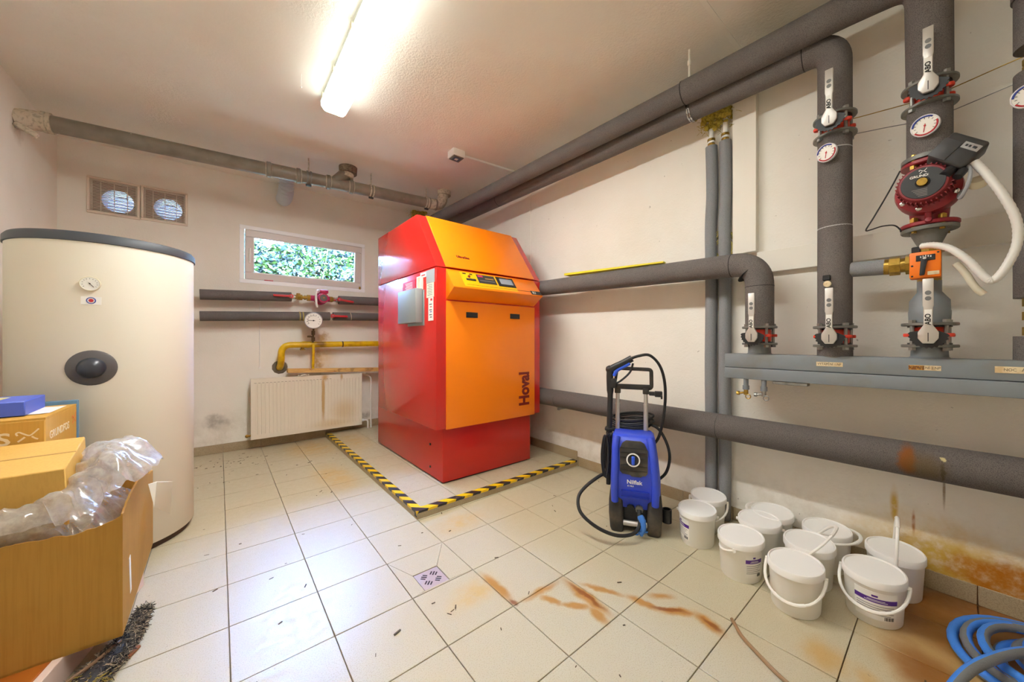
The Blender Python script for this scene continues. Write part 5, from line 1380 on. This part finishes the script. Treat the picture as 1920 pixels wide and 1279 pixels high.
# ------------------------------------------------------------------ blue hose coil, brown cable, drain cover, litter
M_hblue = mat('hose_blue', (62, 132, 226), .5, bump=(200, .4))
M_hgrey = mat('hose_grey', (112, 114, 116), .6, bump=(260, .6))
b = B(); R = random.Random(11); hp = []
turns = 6
for i in range(turns * 22):
    t = 2 * PI * i / 22; k = i / 22
    r = .285 - .03 * (k % 2) + .03 * math.sin(1.3 * t + k) - .018 * k
    hp.append((2.02 + r * math.cos(t) * 1.0 + .012 * math.sin(3 * k), -.30 + r * .98 * math.sin(t), .0165 + .011 * k + .010 * (1 + math.sin(2.2 * t + k * 1.7))))
b.tube(spl(hp, 2), .0145, 12, mats=lambda k, i: 1 if ((k + i // 26) % 12) in (3, 4, 5, 6) else 0)
b.tube(spl([(1.70, -.0, .03), (1.80, -.05, .085), (1.96, -.15, .11), (2.10, -.28, .10)], 8), .0145, 12, mats=lambda k, i: 1 if k % 12 in (0, 1, 2, 3, 4) else 0)
tag(b.build('garden_hose', [M_hblue, M_hgrey]), 'coiled blue and grey hose heaped in the right foreground corner', 'hose')
tag(B().tube(spl([(1.545, .535, .0065), (1.523, .515, .0065), (1.482, .478, .0065), (1.432, .400, .0065), (1.396, .333, .0065), (1.36, .22, .0065)], 8), .0065, 8).build('brown_cable', mat('cable_brown', (150, 118, 84), .5)), 'short brown hose lying on the tiles in front of the buckets', 'hose')
dc = thing('drain_cover', 'square slotted metal drain cover set into the floor tiles', 'drain', (.755, 1.51, -.002))
b = B(); b.box(dx0 + .001, dx1 - .001, dy0 + .001, dy1 - .001, -.0085, -.0012, .001, 1); plate = b.build('cover_plate', mat('drain_steel', (214, 212, 210), .28, .55), dc)
b = B(); cx, cy = .755, 1.5095
for q in range(4):
    a = PI / 2 * q + PI / 4
    d = Vector((math.cos(a), math.sin(a), 0)); t = Vector((-d.y, d.x, 0))
    for s in (-1, 0, 1):
        o = Vector((cx, cy, -.0012)) + t * s * .0125
        b.box(-.013 + .002 * abs(s), .013 - .002 * abs(s), -.0032, .0032, -.0006, .0006, .0, 1)
        vv = b.bm.verts[:][-8:]
        M3 = Matrix.Translation(o + d * .034) @ Matrix.Rotation(a, 4, 'Z')
        bmesh.ops.transform(b.bm, matrix=M3, verts=vv)
b.build('slots', M_black, plate, kind='stuff')
b = B(); R = random.Random(9)
def bit(x, y, L, w, a, z=.002):
    b.box(-L / 2, L / 2, -w / 2, w / 2, 0, w * .5); vv = b.bm.verts[:][-8:]
    bmesh.ops.transform(b.bm, matrix=Matrix.Translation((x, y, z)) @ Matrix.Rotation(a, 4, 'Z'), verts=vv)
for (x, y, n_, sp) in ((0.0, 4.05, 26, .16), (.3, 4.1, 14, .2), (.0, 3.6, 10, .25), (.7, 3.4, 10, .3), (.742, 1.27, 4, .03), (1.0, .9, 10, .35), (1.6, 1.5, 10, .4), (.3, 2.0, 16, .5), (.55, 2.84, 5, .03)):
    for k in range(n_):
        px_, py_ = x + R.gauss(0, sp), y + R.gauss(0, sp * .8)
        if not (XL + .1 < px_ < XR - .1 and py_ < YB - .05): continue
        if px_ > PX0 - .02 and py_ > PY0 - .02: continue
        bit(px_, py_, R.uniform(.006, .022), R.uniform(.002, .005), R.uniform(0, 6.3), .0005)
tag(b.build('floor_litter', mat('litter_brown', (86, 72, 54), .9)), 'dark crumbs and dry leaf bits scattered on the tiles', 'litter', None, 'stuff')
def chip(loc, L, w, h, a, label, col):
    o = B().box(-L / 2, L / 2, -w / 2, w / 2, 0, h, min(w, h) * .25, 1).build('wood_chip', mat('chip_%d' % col[0], col, .8))
    o.location = (*loc, .0008); o.rotation_euler = (0, 0, a); return tag(o, label, 'wood chip')
chip((-.232, 1.80), .052, .012, .010, 1.1, 'reddish brown wood chip on the tiles beside the bristly broom head', (150, 92, 56))
chip((.514, 1.303), .030, .007, .005, .3, 'tiny dark wood splinter on the bright tiles left of the drain', (90, 78, 62))

# ------------------------------------------------------------------ cardboard boxes on the left
def card_mat(name, col, dark):
    m = bpy.data.materials.new(name); n = NT(m); p = n.obj()
    mp = n.node('ShaderNodeMapping'); mp.inputs['Scale'].default_value = (60, 60, 2); n.link(p, mp.inputs[0])
    c = n.mix(n.ramp(n.noise(mp.outputs[0], 2.4, 3), .4, .7, 0, .35), rgb(*col), rgb(*dark))
    c = n.mix(n.ramp(n.noise(p, 5, 4), .5, .75, 0, .4), c, rgb(*dark))
    n.link(c, n.b.inputs['Base Color']); n.b.inputs['Roughness'].default_value = .75; n.b.inputs['Specular IOR Level'].default_value = .25
    n.bump(n.noise(mp.outputs[0], 3, 2), .08); return m
M_card = card_mat('cardboard_brown', (176, 132, 60), (156, 112, 46))
M_card2 = card_mat('cardboard_yellow', (214, 172, 92), (200, 156, 80))
M_card3 = card_mat('cardboard_printed', (204, 158, 74), (188, 142, 62))
brd = thing('wooden_board', 'orange brown wooden board with pale edge under the cardboard box', 'board', (-.619, 1.95, .045), math.radians(-14))
B().box(-.28, .245, -.36, .40, -.045, .042, .003, 1).build('core', mat('board_orange', (186, 108, 36), .45, blotch=(4, (160, 86, 26), .7)), brd, True)
B().box(.246, .270, -.36, .40, -.045, .042, .002, 1).build('edge_strip', mat('edge_pale', (236, 214, 204), .5), brd, True)
gx0, gx1, gy0, gy1, gz0 = -.965, -.2545, 1.782, 2.50, .089
cbx = thing('cardboard_box', 'large open brown cardboard box with torn rim in the left foreground', 'box', ((gx0 + gx1) / 2, 2.14, gz0))
from mathutils import noise as mnoise
def torn_wall(name, pa_, pb__, zt, n_=60, seed=0, th=.006):
    a = Vector((*pa_, 0)); d = Vector((*pb__, 0)) - a; nrm = Vector((-d.y, d.x, 0)).normalized() * th
    b = B(); rows = []
    for i in range(n_ + 1):
        t = i / n_; p_ = a + d * t
        z = zt(t) + .006 * mnoise.noise((t * 22 + seed, seed, 0)) + .003 * mnoise.noise((t * 70, seed, 3))
        rows.append([b.bm.verts.new((q.x, q.y, zz)) for q in (p_, p_ + nrm) for zz in (gz0, z)])
    for A, D in zip(rows, rows[1:]):
        for (i, j) in ((0, 1), (1, 3), (3, 2), (2, 0)): b.bm.faces.new([A[i], D[i], D[j], A[j]])
    b.bm.faces.new([rows[0][k] for k in (0, 1, 3, 2)]); b.bm.faces.new([rows[-1][k] for k in (0, 2, 3, 1)])
    return b.build(name, M_card, cbx)
def lerp(pts):
    def f(t):
        for (a, za), (c_, zc) in zip(pts, pts[1:]):
            if t <= c_: return za + (zc - za) * (t - a) / (c_ - a)
        return pts[-1][1]
    return f
torn_wall('side_panel', (gx0, gy0), (gx1, gy0), lerp([(0, .47), (.60, .478), (.72, .474), (.86, .466), (.93, .476), (.985, .492), (1, .500)]), 80, 1)
torn_wall('side_panel', (gx1, gy0 + .0061), (gx1, gy1), lerp([(0, .500), (.18, .52), (.45, .525), (.62, .512), (.70, .525), (.80, .47), (1, .45)]), 60, 2)
torn_wall('side_panel', (gx1 - .0061, gy1), (gx0, gy1), lerp([(0, .45), (1, .46)]), 40, 3)
torn_wall('side_panel', (gx0, gy1 - .0061), (gx0, gy0 + .0061), lerp([(0, .46), (1, .47)]), 40, 4)
B().box(gx0, gx1, gy0, gy1, gz0 - .003, gz0 + .004).build('bottom_panel', M_card, cbx)
B().box(gx1 - .001, gx1 + .0012, 1.90, 1.925, .16, .30, rot=Matrix.Rotation(.16, 4, 'X')).build('tape_scrap', M_paper, cbx)
b = B(); b.poly([(-.249, 2.30, .44), (-.225, 2.33, .435), (-.168, 2.30, .432), (-.178, 2.295, .285), (-.232, 2.32, .325), (-.249, 2.30, .42), (-.250, 2.304, .44), (-.226, 2.334, .435), (-.169, 2.304, .432), (-.179, 2.299, .285), (-.233, 2.324, .325)],
    [(0, 1, 4), (1, 2, 3, 4), (6, 7, 10), (7, 8, 9, 10), (2, 3, 9, 8), (3, 4, 10, 9), (0, 1, 7, 6), (1, 2, 8, 7), (0, 4, 10, 6)])
b.build('white_flap', M_paper, cbx)
# closed carton standing tilted inside
c2 = thing('carton', 'closed plain yellow brown carton tilted inside the big open box', 'box', (-.64, 1.824, .672))
b = B(); b.box(-.30, .250, 0, .262, -.555, 0, .003, 1)
rx = Matrix.Rotation(math.radians(11.7), 4, 'X') @ Matrix.Rotation(math.radians(1.2), 4, 'Z')
bmesh.ops.transform(b.bm, matrix=rx, verts=b.bm.verts[:]); c2b = b.build('body', M_card2, c2, True)
b = B(); b.box(-.30, .2505, .128, .134, -.0005, .0008); bmesh.ops.transform(b.bm, matrix=rx, verts=b.bm.verts[:]); b.build('lid_seam', mat('seam_brown', (176, 136, 70), .8), c2, True)
# printed carton behind
c3 = thing('carton', 'printed brown carton behind the tilted one, with paper and blue box on top', 'box', (-.72, 2.28, .094))
B().box(-.955, -.492, 2.092, 2.462, .095, .803, .003, 1).build('body', M_card3, c3)
b = B(); b.prism([(-.955, .803), (-.492, .803), (-.492, .8105), (-.955, .8045)], 'y', 2.094, 2.46); b.build('top_flap', M_card3, c3)
M_prn = mat('print_cream', (232, 214, 178), .7); M_pro = mat('print_orange', (226, 132, 66), .7)
text('GRUNDFOS', .060, M_prn, c3, (-.760, 2.0912, .742), (1, 0, 0), (0, 0, 1), bold=.0012, wide=1.2)
xlogo(c3, (-.535, 2.0915, .750), (1, 0, 0), (0, 0, 1), (0, -1, 0), .030, M_prn)
text('GRUNDFOS', .042, M_prn, c3, (-.4915, 2.245, .735), (0, 1, 0), (0, 0, 1), bold=.0006, wide=1.0)
xlogo(c3, (-.4912, 2.418, .752), (0, 1, 0), (0, 0, 1), (1, 0, 0), .030, M_pro)
fo = thing('folder', 'dull blue folder standing upright between printed carton and tank', 'folder', (-.66, 2.485, .45))
B().box(-.90, -.490, 2.470, 2.494, .094, .826, .005, 2).build('cover', mat('folder_blue', (92, 128, 154), .7, bump=(200, .1)), fo)
bx = thing('small_box', 'small bright blue flat box lying on the printed carton', 'box', (-.75, 2.28, .812))
B().box(-.93, -.562, 2.17, 2.40, .8115, .866, .003, 1, rot=Matrix.Rotation(.03, 4, 'Z')).build('body', mat('box_blue', (78, 104, 214), .4), bx)
B().box(-.90, -.64, 2.22, 2.36, .866, .8668).build('top_label', mat('label_yellowish', (226, 216, 150), .6), bx)
tag(B().grid(8, 4, lambda u, v: (-.60 + .093 * u, 2.20 + .20 * v, .8118 + .0012 * math.sin(u * 5) ** 2)).build('paper_sheet', M_paper), 'white sheet of paper lying on the printed carton beside the blue box', 'paper')

# crumpled clear plastic bag over the rim
pm = bpy.data.materials.new('clear_film'); n = NT(pm)
tr = n.node('ShaderNodeBsdfTransparent'); tr.inputs[0].default_value = (.97, .97, .96, 1)
df = n.node('ShaderNodeBsdfTranslucent'); df.inputs[0].default_value = (.9, .9, .88, 1)
d2 = n.node('ShaderNodeBsdfDiffuse'); d2.inputs[0].default_value = (.92, .92, .90, 1)
gl = n.node('ShaderNodeBsdfGlossy'); gl.inputs['Roughness'].default_value = .16
a1 = n.node('ShaderNodeMixShader'); a1.inputs[0].default_value = .5; n.link(df.outputs[0], a1.inputs[1]); n.link(d2.outputs[0], a1.inputs[2])
a2 = n.node('ShaderNodeMixShader'); a2.inputs[0].default_value = .35; n.link(a1.outputs[0], a2.inputs[1]); n.link(gl.outputs[0], a2.inputs[2])
a3 = n.node('ShaderNodeMixShader'); n.link(n.ramp(n.noise(n.obj(), 14, 5, .65), .3, .75, .36, .80), a3.inputs[0]); n.link(tr.outputs[0], a3.inputs[1]); n.link(a2.outputs[0], a3.inputs[2])
n.link(a3.outputs[0], n.n['Material Output'].inputs['Surface'])
rim = [(Vector((-.93, 1.800, 0)), .50), (Vector((-.60, 1.800, 0)), .54), (Vector((-.42, 1.798, 0)), .575), (Vector((-.33, 1.80, 0)), .60), (Vector((-.275, 1.825, 0)), .665), (Vector((-.262, 1.98, 0)), .70), (Vector((-.262, 2.14, 0)), .66), (Vector((-.27, 2.32, 0)), .60)]
def rimp(s):
    s *= len(rim) - 1; i = min(int(s), len(rim) - 2); f = s - i
    return rim[i][0].lerp(rim[i + 1][0], f), rim[i][1] + (rim[i + 1][1] - rim[i][1]) * f
def bag(u, v):
    p, top = rimp(u)
    ctr_ = Vector((-.55, 2.08, 0)); inw = (ctr_ - p).normalized()
    over = max(0, math.sin(max(0, (u - .45)) / .55 * PI))
    if v < .7:
        q = v / .7; d = .02 + .12 * math.sin(q * PI * .8) ; z = .41 + (top - .41) * q ** .75
        d += .05 * over * q * (1 - q)
    else:
        q = (v - .7) / .3; d = .09 * (1 - q) - (.02 + .07 * over) * q; z = top + .03 * math.sin(q * PI) - (.05 + .02 * over) * q * q
    o = p + inw * d; o.z = z
    nz = mnoise.noise_vector((u * 15, v * 5, .5)) * .034 + mnoise.noise_vector((u * 40, v * 13, 2.5)) * .014
    r = abs(mnoise.noise((u * 24, v * 6, 9))) * .016
    o += nz * (.35 + .65 * v) + inw * r
    if p.x < -.36: o.y = 1.782 + .040 * math.tanh((o.y - 1.782) / .06) - .012 * (v > .8)      # squeezed between carton and box wall
    return o
b = B(); b.grid(150, 34, bag)
for f in b.bm.faces: f.smooth = False
tag(b.build('plastic_bag', pm), 'crumpled clear plastic bag draped over the rim of the open box', 'bag')

# bristly broom head lying beside the box
bh = thing('broom_head', 'dark broom head with matted speckled bristles beside the cardboard box', 'broom', (-.26, 1.85, 0))
bpth = spl([(-.232, 2.03, .022), (-.236, 1.94, .024), (-.258, 1.84, .026), (-.300, 1.74, .028), (-.350, 1.62, .03)], 8)
wd = lambda t: .022 + .032 * min(1, max(0, (t - .25) * 1.6))
M_br = [mat('bristle_dark', (44, 42, 46), .7), mat('bristle_grey', (116, 108, 98), .8), mat('bristle_pale', (186, 170, 146), .8), mat('bristle_yellow', (176, 156, 62), .8)]
b = B(); R = random.Random(21)
def bp_at(t):
    s = t * (len(bpth) - 1); i = min(int(s), len(bpth) - 2); return bpth[i].lerp(bpth[i + 1], s - i), (bpth[i + 1] - bpth[i]).normalized()
for k in range(2600):
    t = R.random(); c_, d_ = bp_at(t); s_ = Vector((-d_.y, d_.x, 0)); w_ = wd(t)
    o = c_ + s_ * R.uniform(-1, 1) * w_ + Vector((0, 0, R.uniform(-.018, .018) * math.cos(min(1, abs(0)))))
    o.z = max(.004, o.z)
    dr = (d_ * R.uniform(-1, 1) + s_ * R.uniform(-.8, .8) + Vector((0, 0, R.uniform(-.3, .6)))).normalized()
    L = R.uniform(.008, .020)
    f0 = len(b.bm.faces)
    b.tube([o - dr * L, o + dr * L], [.0013, .0007], 3, cap=False)
    b.bm.faces.ensure_lookup_table()
    mi = R.choice((0, 0, 0, 1, 1, 2)) if not (t > .82 and R.random() < .5) else 3
    for q in range(f0, len(b.bm.faces)): b.bm.faces[q].material_index = mi
b.build('bristles', M_br, bh, kind='stuff')
b = B(); rad_ = []
pts_ = [bp_at(i / 16)[0] for i in range(17)]
b.tube([p_ - Vector((0, 0, .003)) for p_ in pts_], [wd(i / 16) * .72 if i else .01 for i in range(17)], 10)
for v_ in b.bm.verts: v_.co.z = max(.001, .001 + (v_.co.z) * .75)
b.build('backing', M_br[0], bh)
B().tube(spl([(-.268, 1.835, .040), (-.315, 1.755, .046), (-.365, 1.70, .046), (-.42, 1.60, .045)], 6), .006, 8).build('wooden_rail', mat('rail_brown', (120, 92, 66), .6), bh)
